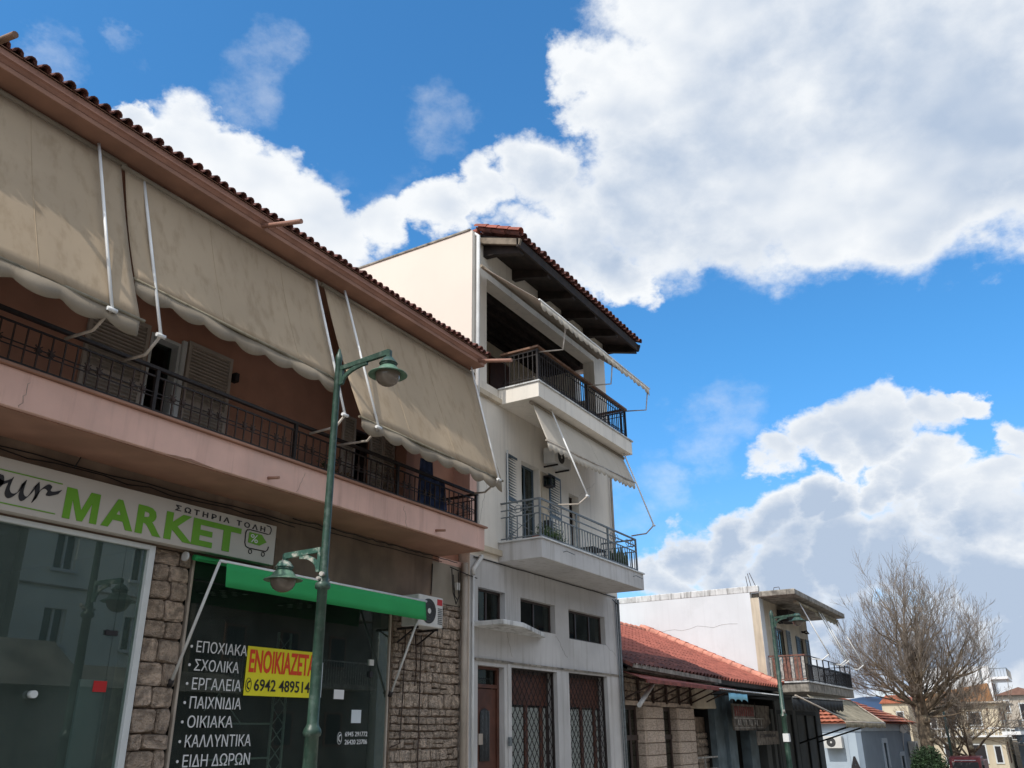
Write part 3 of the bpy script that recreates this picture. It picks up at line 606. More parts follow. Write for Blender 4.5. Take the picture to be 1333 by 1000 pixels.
def truss(x, y0):
    t = thing('display_rack', 'pale metal lattice display rack standing inside the dark shop', 'rack', (x, y0, .15))
    for dx in (0, .22):
        MB().box(x + dx - .012, x + dx + .012, y0, y0 + .025, .15, 2.9).build('upright', 'alu_white', t)
    b = MB()
    z = .2
    while z < 2.7: b.bar((x, y0 + .012, z), (x + .22, y0 + .012, z + .22), .010).bar((x + .22, y0 + .012, z), (x, y0 + .012, z + .22), .010); z += .22
    b.build('lattice', 'alu_white', t)
    for z in (1.35, 1.75, 2.15): MB().box(x - 1.1, x - .015, y0, y0 + .02, z, z + .022).build('crossbar', 'alu_white', t)
    b = MB().bar((x - .5, y0 + .01, 1.75), (x - .9, y0 + .01, 2.1), .012).bar((x - .9, y0 + .01, 2.1), (x - 1.1, y0 + .01, 1.9), .012); b.build('brace', 'alu_white', t)
truss(8.55, 8.75)
# ------------------------------------------------------------------ shop sign
sg = thing('shop_sign', 'long white shop sign with green market lettering and a shopping cart logo', 'sign', (6, 8.2, 3.6))
b = MB(); b.box(XL + .1, 7.795, 8.20, 8.329, 3.615, 4.115); b.build('sign_panel', 'sign_white', sg, bevel=.006)
MB().prism([(4.915, 3.66), (4.995, 3.66), (4.995, 3.86), (5.075, 3.66), (5.135, 3.66), (5.215, 3.86), (5.215, 3.66), (5.295, 3.66), (5.295, 3.975), (5.185, 3.975), (5.105, 3.77), (5.025, 3.975), (4.915, 3.975)], 'y', 8.194, 8.199).build('lettering', 'sign_green', sg)
for s, a, c in (('A', 5.345, 5.725), ('R', 5.755, 6.085), ('K', 6.125, 6.515), ('E', 6.50, 6.80), ('T', 6.79, 7.22)):
    lettering(s, 'sign_green', sg, a, c, 8.196, 3.665, 3.975, off=.035)
lettering('Σ Ω Τ Η Ρ Ι Α   Τ Ο Λ Η', 'print_black', sg, 6.23, 7.60, 8.196, 4.005, 4.07, off=.02)
b = MB(); b.box(XL + 2, 4.86, 8.194, 8.198, 3.985, 3.995).build('green_line', 'sign_green', sg); MB().box(XL + 2, 4.84, 8.194, 8.198, 3.675, 3.685).build('green_line', 'sign_green', sg)
# the script word: brush strokes as swept curves
def stroke(pts, w, n=10):
    o = []; P_ = [Vector((p[0], 0, p[1])) for p in pts]; P_ = [P_[0]] + P_ + [P_[-1]]
    for i in range(1, len(P_) - 2):
        for k in range(n):
            t = k / n; a, b_, c, d = P_[i - 1], P_[i], P_[i + 1], P_[i + 2]
            o.append(.5 * ((2 * b_) + (c - a) * t + (2 * a - 5 * b_ + 4 * c - d) * t * t + (3 * b_ - a - 3 * c + d) * t ** 3))
    o.append(P_[-2]); return o
def script(par, x0, z0, s, strokes):
    b = MB()
    for pts in strokes:
        L_ = [Vector((x0 + p.x * s, 8.193, z0 + p.z * s)) for p in stroke(pts, 0)]
        nib = Vector((.024, 0, .034)) * s / .2; vs = []; fs = []
        for p in L_: vs += [p - nib * .9, p + nib * .9, p + nib * .9 + Vector((0, .006, 0)), p - nib * .9 + Vector((0, .006, 0))]
        for i in range(len(L_) - 1): fs += [(i * 4 + k, i * 4 + (k + 1) % 4, i * 4 + 4 + (k + 1) % 4, i * 4 + 4 + k) for k in range(4)]
        b.add(vs, fs)
    return b.build('script_lettering', 'print_black', par)
script(sg, 4.10, 3.76, .17, [
    [(-1.9, 1.5), (-1.75, .9), (-1.4, .7), (-1.0, 1.5), (-1.15, .4), (-1.5, -.6), (-1.9, -.5), (-1.0, .3), (.1, .7)],
    [(.75, .95), (.25, .75), (.2, .1), (.6, 0), (.95, .45), (.85, .9), (.6, .75), (.95, .6), (1.4, .85)],
    [(1.45, .95), (1.35, .25), (1.6, 0), (2.0, .35), (2.2, .95), (2.15, .25), (2.35, 0), (2.65, .3), (2.95, 1.0)],
    [(2.95, 1.0), (3.05, .55), (2.95, .02), (3.15, .6), (3.5, .98), (3.75, .9), (3.7, .65), (3.95, .65), (4.4, .85)]])
# cart logo: body outline, wheels and a green price tag with a percent sign
b = MB(); b.tube([(x, 8.194, z) for x, z in [(7.62, 4.09), (7.68, 4.085), (7.70, 4.06), (7.70, 4.03), (7.68, 3.99)]], .006, 5)
b.tube([(x, 8.194, z) for x, z in [(7.35, 3.99), (7.31, 3.98), (7.29, 3.95), (7.29, 3.82), (7.31, 3.78), (7.35, 3.765), (7.64, 3.765), (7.67, 3.79), (7.68, 3.83)]], .007, 5)
b.tube([(x, 8.194, z) for x, z in [(7.35, 3.99), (7.66, 3.985)]], .006, 5)
for cx in (7.39, 7.60): b.tube([(cx + .026 * math.cos(a), 8.194, 3.725 + .026 * math.sin(a)) for a in [i * math.pi / 8 for i in range(17)]], .005, 5)
b.build('cart_outline', 'print_black', sg)
MB().prism([(7.34, 3.83), (7.53, 3.82), (7.64, 3.88), (7.55, 3.96), (7.35, 3.96)], 'y', 8.192, 8.1965).build('price_tag', 'sign_green', sg)
lettering('%', 'vinyl_white', sg, 7.37, 7.49, 8.188, 3.84, 3.94)
# ------------------------------------------------------------------ awnings
def awning(label, x0, x1, top, botL, botR, m, arms, rodtop=(7.71, 7.55), group=None, val=.19, scal=.45, vm='valance_cloth', wrinkle=.012, bar_m='strut_metal', left=True, sag=.03, cl='cloth'):
    t = thing('awning', label, 'awning', ((x0 + x1) / 2, top[0], top[1]), group)
    def pt(u, v):
        by = botL[0] + (botR[0] - botL[0]) * u; bz = botL[1] + (botR[1] - botL[1]) * u
        x = x0 + (x1 - x0) * u; y = top[0] + (by - top[0]) * v; z = top[1] + (bz - top[1]) * v
        w = wrinkle * math.sin(u * (x1 - x0) * 3.1 + 3 * v) * v + wrinkle * .5 * math.sin(u * (x1 - x0) * 8 + 1.3 - 4 * v) * v
        s = sag * math.sin(math.pi * v)
        return (x, y + w + s, z - s * .2)
    b = MB(); b.grid(pt, int((x1 - x0) * 12), 14); b.build('fabric', m, t, thick=.004)
    b = MB(); ns_ = int((x1 - x0) / 1.18)
    for k in range(1, ns_ + 1):                            # sewn seams between the strips of canvas
        u_ = k * 1.18 / (x1 - x0)
        if u_ < .97: b.tube([Vector(pt(u_, q / 10)) + Vector((0, -.003, 0)) for q in range(11)], .0035, 4)
    if ns_: b.build('seam', m, t, kind='stuff')
    def vp(u, v):
        p = pt(u, 1.0); X = p[0] - x0
        d = val * (.62 + .38 * abs(math.sin(math.pi * X / scal)) ** .8) if v else 0
        return (p[0], p[1] - .012 * v + .012 * math.sin(X * 9) * v, p[2] - .012 - d * v + .006 * math.sin(X * 3.3) * v)
    b = MB(); nu = int((x1 - x0) * 28); b.grid(vp, nu, 1); b.build('valance', vm, t, thick=.003)
    a = Vector(pt(0, 1)); c = Vector(pt(1, 1)); e = (c - a).normalized() * .05
    MB().tube([a - e, c + e], .017, 8).build('front_bar', 'old_cloth' if cl == 'dirty' else bar_m, t)
    MB().tube([(x0 - .06, top[0], top[1]), (x1 + .06, top[0], top[1])], .035, 10).build('roller', 'valance_cloth', t)
    for (x, rail, el, end, rt_) in arms:
        b = MB().tube([(x, *rt_), (x, *end)], .0165, 8); b.build('arm_rod', 'awning_metal', t)
        f = MB().tube([(x, *end), (x, *el), (x, *rail)], .016, 8).build('elbow_arm', 'strut_metal', t)
        MB().tube([(x - .05, *end), (x + .05, *end)], .022, 8).build('joint', 'awning_metal', f)
    return t
G1 = 'long beige drop awnings over the pink balcony'
awning('stained beige drop awning nearest the left picture edge, above the pink balcony', -1.2, 4.56, (7.77, 7.54), (6.92, 5.36), (6.92, 5.38), 'awning_cloth',
       [(4.24, (7.58, 5.21), (7.14, 5.19), (6.9, 5.34), (7.71, 7.58)), (-.6, (7.58, 5.21), (7.14, 5.19), (6.9, 5.34), (7.71, 7.58))], group=G1, cl='dirty')
awning('middle beige drop awning of the pink balcony, hanging shorter than its neighbours', 4.62, 7.70, (7.77, 7.52), (7.22, 5.94), (7.23, 5.90), 'awning_cloth',
       [(4.87, (7.58, 5.21), (7.21, 5.19), (7.01, 5.35), (7.78, 7.53)), (7.62, (7.58, 5.21), (7.14, 5.22), (7.0, 5.35), (7.71, 7.5))], group=G1, cl='dirty')
awning('beige drop awning behind the green street lamp at the far end of the pink balcony', 7.84, 11.64, (7.77, 7.53), (6.92, 5.37), (7.15, 5.48), 'awning_cloth',
       [(8.15, (7.58, 5.20), (7.07, 5.17), (6.89, 5.32), (7.65, 7.55)), (11.46, (7.58, 5.28), (7.37, 5.27), (7.10, 5.44), (7.66, 7.56))], group=G1, cl='dirty')
# green shop awning, half rolled in
t = thing('awning', 'bright green half rolled shop awning with white side arms over the shop window', 'awning', (8.5, 8.3, 3.5))
b = MB(); b.grid(lambda u, v: (6.69 + 3.77 * u, 8.33 - .55 * v, 3.535 - .09 * v), 40, 4); b.build('fabric', 'green_cloth', t, thick=.004)
b = MB(); b.grid(lambda u, v: (6.69 + 3.77 * u, 7.775 - .02 * v + .006 * math.sin(u * 30) * v, 3.435 - .27 * v), 60, 3); b.build('valance', 'green_cloth', t, thick=.003)
MB().tube([(6.60, 7.785, 3.445), (10.50, 7.785, 3.445)], .017, 8).build('front_bar', 'alu_white', t)
MB().tube([(6.66, 8.31, 3.55), (10.52, 8.31, 3.55)], .035, 12).build('roller', 'green_cloth', t)
for x in (6.60, 10.45): MB().tube([(x, 7.79, 3.43), (x, 8.34, 2.18)], .017, 8).build('side_arm', 'pvc_white', t); MB().tube([(x, 8.37, 2.13), (x, 8.34, 2.2)], .03, 8).build('wall_bracket', 'iron_dark', t)
MB().tube([(6.52, 8.3, 3.54), (6.545, 8.3, 3.54)], .055, 12).build('end_cap', 'pvc_white', t)
# ------------------------------------------------------------------ air conditioner
def ac_unit(label, x0, x1, y0, y1, z0, z1, axis='y', fan=None):
    t = thing('air_conditioner', label, 'air conditioner', ((x0 + x1) / 2, (y0 + y1) / 2, z0))
    MB().box(x0, x1, y0, y1, z0, z1).build('casing', 'ac_white', t, bevel=.015)
    w = (x1 - x0) if axis == 'y' else (y1 - y0); r = (z1 - z0) * .40
    if axis == 'y': cx = fan or x0 + w * .40; c = lambda q: (cx, y0 - q, (z0 + z1) / 2)
    else: cy = fan or y0 + w * .6; c = lambda q: (x0 - q, cy, (z0 + z1) / 2)
    f = MB().tube([c(-.01), c(.006)], r, 28).build('fan_grille', 'ac_grille', t)
    b = MB()
    for k in range(1, 5):
        rr = r * k / 4.3; pts = []
        for i in range(25):
            a = i * math.pi / 12; cc_ = c(.012); pts.append((cc_[0] + rr * math.cos(a), cc_[1], cc_[2] + rr * math.sin(a)) if axis == 'y' else (cc_[0], cc_[1] + rr * math.cos(a), cc_[2] + rr * math.sin(a)))
        b.tube(pts, .004, 4, cap=False)
    b.build('guard_rings', 'ac_grille', f); MB().tube([c(.008), c(.018)], r * .22, 12).build('hub', 'ac_white', f)
    return t
a1 = ac_unit('white air conditioner with round black fan at the right end of the green awning', 10.53, 11.16, 7.95, 8.27, 3.12, 3.58)
MB().box(11.0, 11.13, 7.944, 7.949, 3.46, 3.55).build('badge', 'sticker_red', a1)
b = MB()
for i in range(9): b.box(11.02, 11.13, 7.942, 7.949, 3.18 + i * .028, 3.19 + i * .028)
b.build('vent_slats', 'ac_grille', a1)
for x in (10.6, 11.1): MB().bar((x, 8.0, 3.10), (x, 8.39, 3.10), .03).bar((x, 8.05, 3.1), (x, 8.39, 2.9), .02).build('wall_bracket', 'iron_dark', a1)
# pipes, cables on the party wall
tag(MB().tube([(12.27, 8.30, .1), (12.27, 8.30, 4.34)], .055, 10).build('drainpipe', 'pvc_pipe'), 'cream drainpipe at the seam of the stone wall and the white house', 'pipe')
b = MB().tube([(12.40, 8.21, 4.15), (12.40, 8.21, 4.25), (12.62, 8.19, 4.48), (12.62, 8.19, 4.52)], .04, 10).tube([(12.40, 8.21, .1), (12.40, 8.21, 4.2)], .022, 8)
tag(b.build('drainpipe', 'pvc_white'), 'white drainpipe with an elbow at the lower left corner of the white house', 'pipe')
def cable(label, runs, r=.007, m='cable_black'):
    b = MB()
    for pts in runs: b.tube([p for p in pts], r, 5)
    return tag(b.build('cable', m), label, 'cable')
def sagline(a, c, s, n=12):
    a = Vector(a); c = Vector(c); return [a.lerp(c, i / n) - Vector((0, 0, s * math.sin(math.pi * i / n))) for i in range(n + 1)]
rc = random.Random(5)
def wiggle(x0, x1, y, z, n=40, a=.012): return [(x0 + (x1 - x0) * i / n, y, z + rc.uniform(-a, a)) for i in range(n + 1)]
cable('black cables strung along the top of the shop sign under the balcony', [wiggle(XL, 11.6, 8.31, 4.25), wiggle(XL, 8.2, 8.29, 4.20, 50, .02), [(4.95, 8.2, 4.18), (4.97, 8.18, 4.26), (5.0, 8.2, 4.31)], wiggle(8.2, 12.1, 8.34, 4.32)])
cable('loops of black cable hanging beside the drainpipe on the beige wall', [[(11.4, 8.35, 4.2), (11.38, 8.34, 3.9), (11.36, 8.34, 3.7)], [(11.95, 8.35, 4.2), (11.93, 8.3, 3.8), (12.02, 8.3, 3.62), (12.10, 8.3, 3.75), (12.08, 8.3, 4.15)], [(11.9, 8.35, 4.22), (12.3, 8.22, 4.12), (12.5, 8.2, 4.1)], [(11.97, 8.33, 4.1), (11.98, 8.3, 3.75), (12.05, 8.3, 3.7)]], .009)
cable('thin cables running down the stone wall beside the shop window', [[(10.75, 8.35, 3.1), (10.74, 8.35, 2.2), (10.7, 8.35, 1.5), (10.5, 8.36, 1.45)], [(11.17, 8.36, 3.05), (11.16, 8.36, 1.0), (11.15, 8.36, .2)], [(11.0, 8.35, 3.05), (11.05, 8.35, 2.6), (11.02, 8.35, 2.3)]], .010, 'iron_brown')
tag(MB().box(12.05, 12.13, 8.30, 8.36, 3.86, 3.98).build('junction_box', 'ac_white'), 'small white junction box among the cables by the drainpipe', 'box')
# clothes on the balcony rail
t = thing('laundry', 'blue denim clothes hanging over the balcony rail', 'laundry', (10.45, 7.58, 4.8))
def gar(x0, x1, z0, z1, seed, y=7.56):
    r = random.Random(seed); ph = r.random() * 6
    b = MB(); b.grid(lambda u, v: (x0 + (x1 - x0) * u + (v * .10 * (u - .3)), y + .035 * math.sin(u * 14 + ph + v) * (.4 + v) , z1 - (z1 - z0) * v - .03 * math.sin(u * 7 + ph) * v), 16, 14); return b
gar(10.10, 10.40, 4.78, 5.55, 3, 7.66).build('garment', 'denim_cloth', t, thick=.008); gar(10.34, 10.72, 4.84, 5.30, 5, 7.67).build('garment', 'denim_cloth', t, thick=.008)
# plants on the pink balcony
def plant(label, x, y, z, r, h, m='leaf_green', pot='terracotta', n=260, seed=1, size=.035, spread=1.0, name='potted_plant'):
    t = thing(name, label, 'plant', (x, y, z)); rr = random.Random(seed)
    if pot: MB().lathe([(.0, 0), (.07, 0), (.095, .14), (.105, .14), (.105, .165), (.085, .165), (.08, .15), (0, .15)], (x, y, z), 14).build('pot', pot, t)
    z0 = z + (.15 if pot else 0); sb = MB(); lb = MB()
    for i in range(max(6, n // 24)):
        a = rr.uniform(0, 6.28); tip = Vector((x + math.cos(a) * r * rr.uniform(.3, 1), y + math.sin(a) * r * rr.uniform(.3, 1) * .6, z0 + h * rr.uniform(.4, 1)))
        base = Vector((x, y, z0)); mid = base.lerp(tip, .5) + Vector((0, 0, h * .12)); sb.tube([base, mid, tip], [.006, .005, .003], 4)
        for k in range(24):
            s = rr.uniform(.25, 1.05); p = base.lerp(mid, s * 2) if s < .5 else mid.lerp(tip, s * 2 - 1)
            p += Vector((rr.gauss(0, .02), rr.gauss(0, .02), rr.gauss(0, .02))) * spread
            d = Vector((rr.gauss(0, 1), rr.gauss(0, 1), rr.uniform(-.2, 1))).normalized(); w = d.cross(Vector((rr.gauss(0, 1), rr.gauss(0, 1), rr.gauss(0, 1)))).normalized() * size * .35; L = d * size
            lb.add([p, p + L * .5 + w, p + L, p + L * .5 - w], [(0, 1, 2, 3)])
    sb.build('stem', 'bark', t); lb.build('foliage', m, t, fix=False); return t
plant('dark leafy potted plant behind the pink balcony railing left of the second door', 8.45, 7.95, 4.6, .22, .42, seed=3)
plant('low dark flowering plant on the pink balcony floor beside a taller one', 8.85, 8.0, 4.6, .16, .3, seed=4, m='dead_leaf')
# ------------------------------------------------------------------ white three storey house
B2 = thing('apartment_building', 'tall white narrow house with two balconies and a projecting clay tiled eave', 'building', (15.4, 8.25, 0))
X0, X1, F = 12.35, 18.45, 8.25
WIN = [(12.61, 13.50, 3.41, 3.98), (14.05, 15.40, 3.42, 3.97), (15.98, 17.70, 3.38, 3.97)]
DR = [(12.61, 13.46, -.3, 2.69), (13.70, 15.41, -.4, 2.71), (15.90, 17.68, -.4, 2.73)]
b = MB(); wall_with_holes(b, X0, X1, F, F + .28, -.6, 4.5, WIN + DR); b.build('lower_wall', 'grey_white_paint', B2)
D1f = [(14.16, 14.90, 4.85, 6.66), (16.18, 16.66, 4.85, 6.45)]
b = MB(); wall_with_holes(b, X0, X1, F, F + .28, 4.5, 7.88, D1f); b.build('middle_wall', 'white_plaster', B2)
b = MB(); b.box(X0, 12.88, F, F + .3, 7.88, 11.04).box(12.88, X1, F, F + .3, 10.18, 11.04).box(17.82, X1, F, F + .3, 7.88, 10.18); b.build('upper_wall', 'white_plaster', B2)
b = MB(); b.box(12.88, 17.82, 9.75, 10.0, 7.88, 10.75); LW = b.build('loggia_wall', 'cream_wall', B2)
b = MB(); b.box(13.0, 13.35, 9.70, 9.748, 7.9, 9.7).box(15.3, 16.2, 9.70, 9.748, 7.9, 9.75).box(14.2, 14.8, 9.71, 9.748, 8.6, 9.6); b.build('loggia_door', 'door_brown', B2)
b = MB(); b.box(12.64, 18.15, 8.55, 9.75, 10.20, 10.26); b.build('loggia_ceiling', 'dark_timber', B2)
b = MB()
for k in range(5): b.box(12.9, 17.8, 8.62 + k * .26, 8.70 + k * .26, 10.08, 10.198)
b.build('ceiling_beam', 'dark_timber', B2)
# side walls: the near one is the bright gable seen above the pink roof
b = MB(); b.box(X0 + .001, X0 + .28, F + .301, 14.5, -.5, 11.04); b.build('side_wall', 'side_plaster', B2); MB().box(X0 - .006, X0 - .0005, F, 14.5, -.5, 11.04).build('side_render', 'side_plaster', B2)
b = MB(); b.box(X1 - .28, X1, F + .301, 8.66, -1, 11.02).box(X1 - .28, X1, 8.66, 8.96, -1, 9.35).box(X1 - .28, X1, 8.66, 8.96, 10.2, 11.02).box(X1 - .28, X1, 8.96, 14.5, -1, 11.02); b.build('side_wall', 'white_plaster', B2)
b = MB(); b.box(X0, X1, 14.2, 14.5, -1, 11.0); b.build('rear_wall', 'white_plaster', B2)
b = MB(); b.box(X0 - .03, X1 + .03, F + .05, 14.55, 11.042, 11.09); b.build('roof_slab', 'weathered_concrete', B2, bevel=.01)
b = MB(); b.box(12.64, 18.16, 8.54, 14.2, 4.45, 4.7).box(12.64, 18.16, 8.54, 14.2, 7.55, 7.86).box(12.64, 18.16, 8.54, 14.2, 2.95, 3.1); b.build('floor_slab', 'room_grey', B2)
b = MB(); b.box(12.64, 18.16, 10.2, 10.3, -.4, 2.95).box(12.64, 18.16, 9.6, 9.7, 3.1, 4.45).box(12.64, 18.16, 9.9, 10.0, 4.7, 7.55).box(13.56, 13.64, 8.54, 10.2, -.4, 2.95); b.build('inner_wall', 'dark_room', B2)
# ledges
b = MB(); b.box(12.5, 13.62, F - .03, F - .001, 2.76, 2.80).box(13.6, X1 - .02, F - .03, F - .001, 2.765, 2.795); b.build('ledge', 'weathered_concrete', B2)
rk = random.Random(77)
def crack(x, z, dx, dz, n, y, par, r=.0028):
    pts = []
    for i in range(n): pts.append((x + dx * i / n + rk.uniform(-.02, .02), y, z + dz * i / n + rk.uniform(-.02, .02)))
    MB().tube(pts, r, 3).build('wall_crack', 'weathered_concrete', par)
crack(13.5, 3.4, .25, -.55, 12, F - .0005, B2); crack(15.4, 3.4, .5, -.45, 14, F - .0005, B2); crack(17.7, 3.38, .55, -.2, 10, F - .0005, B2); crack(12.6, 5.0, .5, 1.6, 18, F - .0005, B2); crack(16.7, 6.5, .9, .5, 14, F - .0005, B2)
crack(7.4, 4.36, .12, .33, 8, 7.4995, B1); crack(9.6, 4.36, -.1, .33, 8, 7.4995, B1); crack(3.9, 4.36, .05, .33, 8, 7.4995, B1)
b = MB(); b.box(13.56, 13.64, F - .02, F - .001, -.3, 2.76); b.build('pilaster_strip', 'grey_white_paint', B2)
# windows between ground and first floor, deep reveals come from the wall thickness
def win(x0, x1, z0, z1, mull, m='brown_alu', par=None, y=8.36, gm='window_glass', name='window', w=.04):
    b = MB(); b.box(x0, x0 + w, y, y + .05, z0, z1).box(x1 - w, x1, y, y + .05, z0, z1).box(x0 + w, x1 - w, y, y + .05, z1 - w, z1).box(x0 + w, x1 - w, y, y + .05, z0, z0 + w)
    for q in mull: b.box(q - w / 2, q + w / 2, y - .004, y + .046, z0 + w, z1 - w)
    f = b.build(name, m, par); ed = [x0 + w] + [v for v in mull] + [x1 - w]
    for a, c in zip(ed[:-1], ed[1:]): MB().box(a + w / 2, c - w / 2, y + .015, y + .022, z0 + w, z1 - w).build('pane', gm, f)
    return f
win(*WIN[0], [13.03], par=B2); win(*WIN[1], [14.72], par=B2); win(*WIN[2], [16.48, 17.12], par=B2)
b = MB()
for (x0, x1, z0, z1) in WIN:                            # pale curtains a little behind the panes
    for k in range(3): b.grid(lambda u, v: (x0 + .05 + (x1 - x0) * (k * .33) + u * (x1 - x0) * .24, 8.60 + .02 * math.sin(u * 25), z0 + .02 + (z1 - z0) * v * (.28 if k == 2 else .03)), 12, 1)
b.build('curtain', 'valance_cloth', B2, thick=.003)
# entrance canopy slab
b = MB(); b.prism([(12.44, F - .002), (13.30, F - .70 + .15), (13.0, 7.62), (12.6, 7.60), (12.44, 7.66)][::-1], 'z', 3.28, 3.36)
b = MB(); b.prism([(12.40, F - .003), (12.40, 7.62), (13.05, 7.60), (14.75, 8.12), (14.80, F - .003)], 'z', 3.29, 3.37); b.build('canopy_slab', 'dirty_white', B2, bevel=.01)
# front door
x0, x1, z0, z1 = DR[0]
b = MB(); b.box(x0, x0 + .07, 8.36, 8.44, z0, z1).box(x1 - .07, x1, 8.36, 8.44, z0, z1).box(x0 + .07, x1 - .07, 8.36, 8.44, z1 - .05, z1).box(x0 + .07, x1 - .07, 8.36, 8.44, 2.34, 2.40)
dd = b.build('entrance_door', 'door_brown', B2)
b = MB(); b.box(x0 + .08, x1 - .08, 8.38, 8.42, -.2, 2.33); b.build('door_leaf', 'door_brown', dd, bevel=.004)
MB().box(x0 + .08, x1 - .08, 8.40, 8.405, 2.41, 2.635).build('transom_pane', 'window_glass', dd)
b = MB(); b.prism([(12.86, 1.2), (13.16, 1.2), (13.16, 1.92), (13.11, 1.99), (13.01, 2.02), (12.91, 1.99), (12.86, 1.92)], 'y', 8.368, 8.376); b.build('door_light', 'print_black', dd)
b = MB()
for k in range(7): b.tube([(12.885 + k * .042, 8.362, 1.2), (12.885 + k * .042, 8.362, 1.98)], .005, 4)
b.build('door_bars', 'iron_grey', dd)
MB().box(12.80, 12.93, 8.352, 8.366, 1.45, 1.62).build('mail_flap', 'pvc_pipe', dd); MB().tube([(12.98, 8.36, 1.05), (12.98, 8.33, 1.05), (13.12, 8.33, 1.05)], .012, 6).build('door_handle', 'old_white', dd)
MB().box(13.46 + .07, 13.46 + .15, F - .055, F - .021, 1.42, 1.56).build('doorbell_panel', 'iron_grey', B2)
# gated shop doors: glazed brown doors behind a folding lattice
def gate(x0, x1, z0, z1, leafs):
    g = win(x0, x1, z0, z1, [], 'brown_alu', B2, 8.46, name='glazed_door', w=.07, gm='clear_glass')
    b = MB(); b.box(x0 + .07, x1 - .07, 8.455, 8.50, 2.10, 2.16); b.box(x0 + .07, x1 - .07, 8.46, 8.49, 2.16, z1 - .07)
    for q in leafs: b.box(q - .05, q + .05, 8.455, 8.50, z0 + .07, 2.10)
    b.build('door_bars', 'door_brown', g)
    b = MB(); b.box(x0 + .075, x1 - .075, 8.492, 8.498, z0, 2.06); b.build('backing_sheet', 'ac_white', g)
    b = MB(); s = .155; zz = z0 + .02; y = 8.345
    nx = int((x1 - x0 - .04) / s); s = (x1 - x0 - .04) / nx; h = s * 1.25
    while zz < z1 - .03 - h / 2:
        for i in range(nx):
            xa = x0 + .02 + i * s
            for (p, q) in (((xa, zz), (xa + s, zz + h)), ((xa + s, zz), (xa, zz + h))): b.bar((p[0], y, p[1]), (q[0], y, q[1]), .011, .008)
        zz += h
    b.build('folding_lattice', 'iron_dark', g)
    b = MB(); b.box(x0, x1, 8.33, 8.36, z1 - .03, z1).box(x1 - .05, x1 - .01, 8.33, 8.37, z0, z1 - .03); b.build('gate_track', 'iron_dark', g)
gate(*DR[1], [13.98, 14.55, 15.12]); gate(*DR[2], [16.2, 16.8, 17.4])
# balconies
def balcony(x0, x1, y0, z0, z1, m, cm):
    b = MB(); b.box(x0, x1, y0, F - .003, z0, z1 - .03); s = b.build('balcony_slab', m, B2, bevel=.008)
    b = MB(); b.box(x0 - .03, x1 + .03, y0 - .03, F - .003, z1 - .03, z1); b.build('balcony_coping', cm, B2, bevel=.004); return s
balcony(13.28, 17.88, 7.34, 4.5, 4.87, 'grey_white_paint', 'pvc_white')
balcony(13.30, 17.72, 7.34, 7.56, 7.90, 'white_plaster', 'dirty_white')
b = MB().box(12.37, 13.297, 8.16, F - .001, 7.56, 7.66).build('string_course', 'cream_wall', B2); MB().box(12.37, 13.277, 8.16, F - .001, 4.60, 4.70).build('string_course', 'cream_wall', B2)
for x in (14.1, 17.3): MB().tube([(x, 7.34, 4.72), (x, 7.27, 4.73), (x + .22, 7.22, 4.69)], .008, 5).build('wire_hook', 'iron_grey', B2)
# upper railing: dark iron bars, wooden handrail
def rail_runs(x0, x1, y0, y1, z, w, h):
    b = MB(); b.bar((x0 - w / 2, y0, z), (x1 + w / 2, y0, z), w, h); b.bar((x0, y0 + w / 2, z), (x0, y1, z), w, h); b.bar((x1, y0 + w / 2, z), (x1, y1, z), w, h); return b
UR = rail_runs(13.42, 17.6, 7.42, F, 8.66, .09, .04).build('railing', 'wood_rail', B2)
b = MB()
for z, w in ((8.60, .025), (8.50, .014), (8.02, .014), (7.95, .02)):
    for p, q in (((13.42, 7.42, z), (17.6, 7.42, z)), ((13.42, 7.42, z), (13.42, F, z)), ((17.6, 7.42, z), (17.6, F, z))): b.bar(p, q, w)
for i in range(38):                                       # row of rings along the foot
    x = 13.48 + i * .11; b.tube([(x + .045 * math.cos(a), 7.42, 8.06 + .035 * math.sin(a)) for a in [k * math.pi / 4 for k in range(9)]], .005, 4, cap=False)
for i in range(7):
    y = 7.5 + i * .11; b.tube([(13.42, y + .045 * math.cos(a), 8.06 + .035 * math.sin(a)) for a in [k * math.pi / 4 for k in range(9)]], .005, 4, cap=False)
b.build('rail_bars', 'iron_dark', UR)
ub = MB().box(-.008, .008, -.008, .008, 0, .66).mesh('baluster', 'iron_dark')
for i in range(1, 42): piece('baluster', ub, UR, (13.42 + i * 4.18 / 42, 7.42, 7.93))
for i in range(0, 8): piece('baluster', ub, UR, (13.42, 7.42 + i * .105, 7.93)); piece('baluster', ub, UR, (17.6, 7.42 + i * .105, 7.93))
up = MB().box(-.02, .02, -.02, .02, 0, .72).mesh('railing_post', 'iron_dark')
for x in (13.42, 15.6, 17.6): piece('railing_post', up, UR, (x, 7.42, 7.90))
# lower railing: grey steel with a double top rail and ring ornaments
LR = rail_runs(13.38, 17.74, 7.42, F, 5.60, .035, .03).build('railing', 'iron_grey', B2)
b = MB()
for z, w in ((5.46, .02), (5.33, .02), (4.93, .02)):
    for p, q in (((13.38, 7.42, z), (17.74, 7.42, z)), ((13.38, 7.42, z), (13.38, F, z)), ((17.74, 7.42, z), (17.74, F, z))): b.bar(p, q, w)
for cx in (13.9, 16.6, 17.4):
    for k in range(3): b.tube([(cx + (k - 1) * .13 + .08 * math.cos(a), 7.42, 5.46 + .07 * math.sin(a)) for a in [j * math.pi / 6 for j in range(13)]], .007, 4, cap=False)
for k in range(3): b.tube([(13.38, 7.75 + (k - 1) * .13 + .08 * math.cos(a), 5.46 + .07 * math.sin(a)) for a in [j * math.pi / 6 for j in range(13)]], .007, 4, cap=False)
b.bar((13.38, 7.5, 5.33), (13.38, 8.1, 4.95), .01).bar((13.38, 8.1, 5.33), (13.38, 7.5, 4.95), .01)
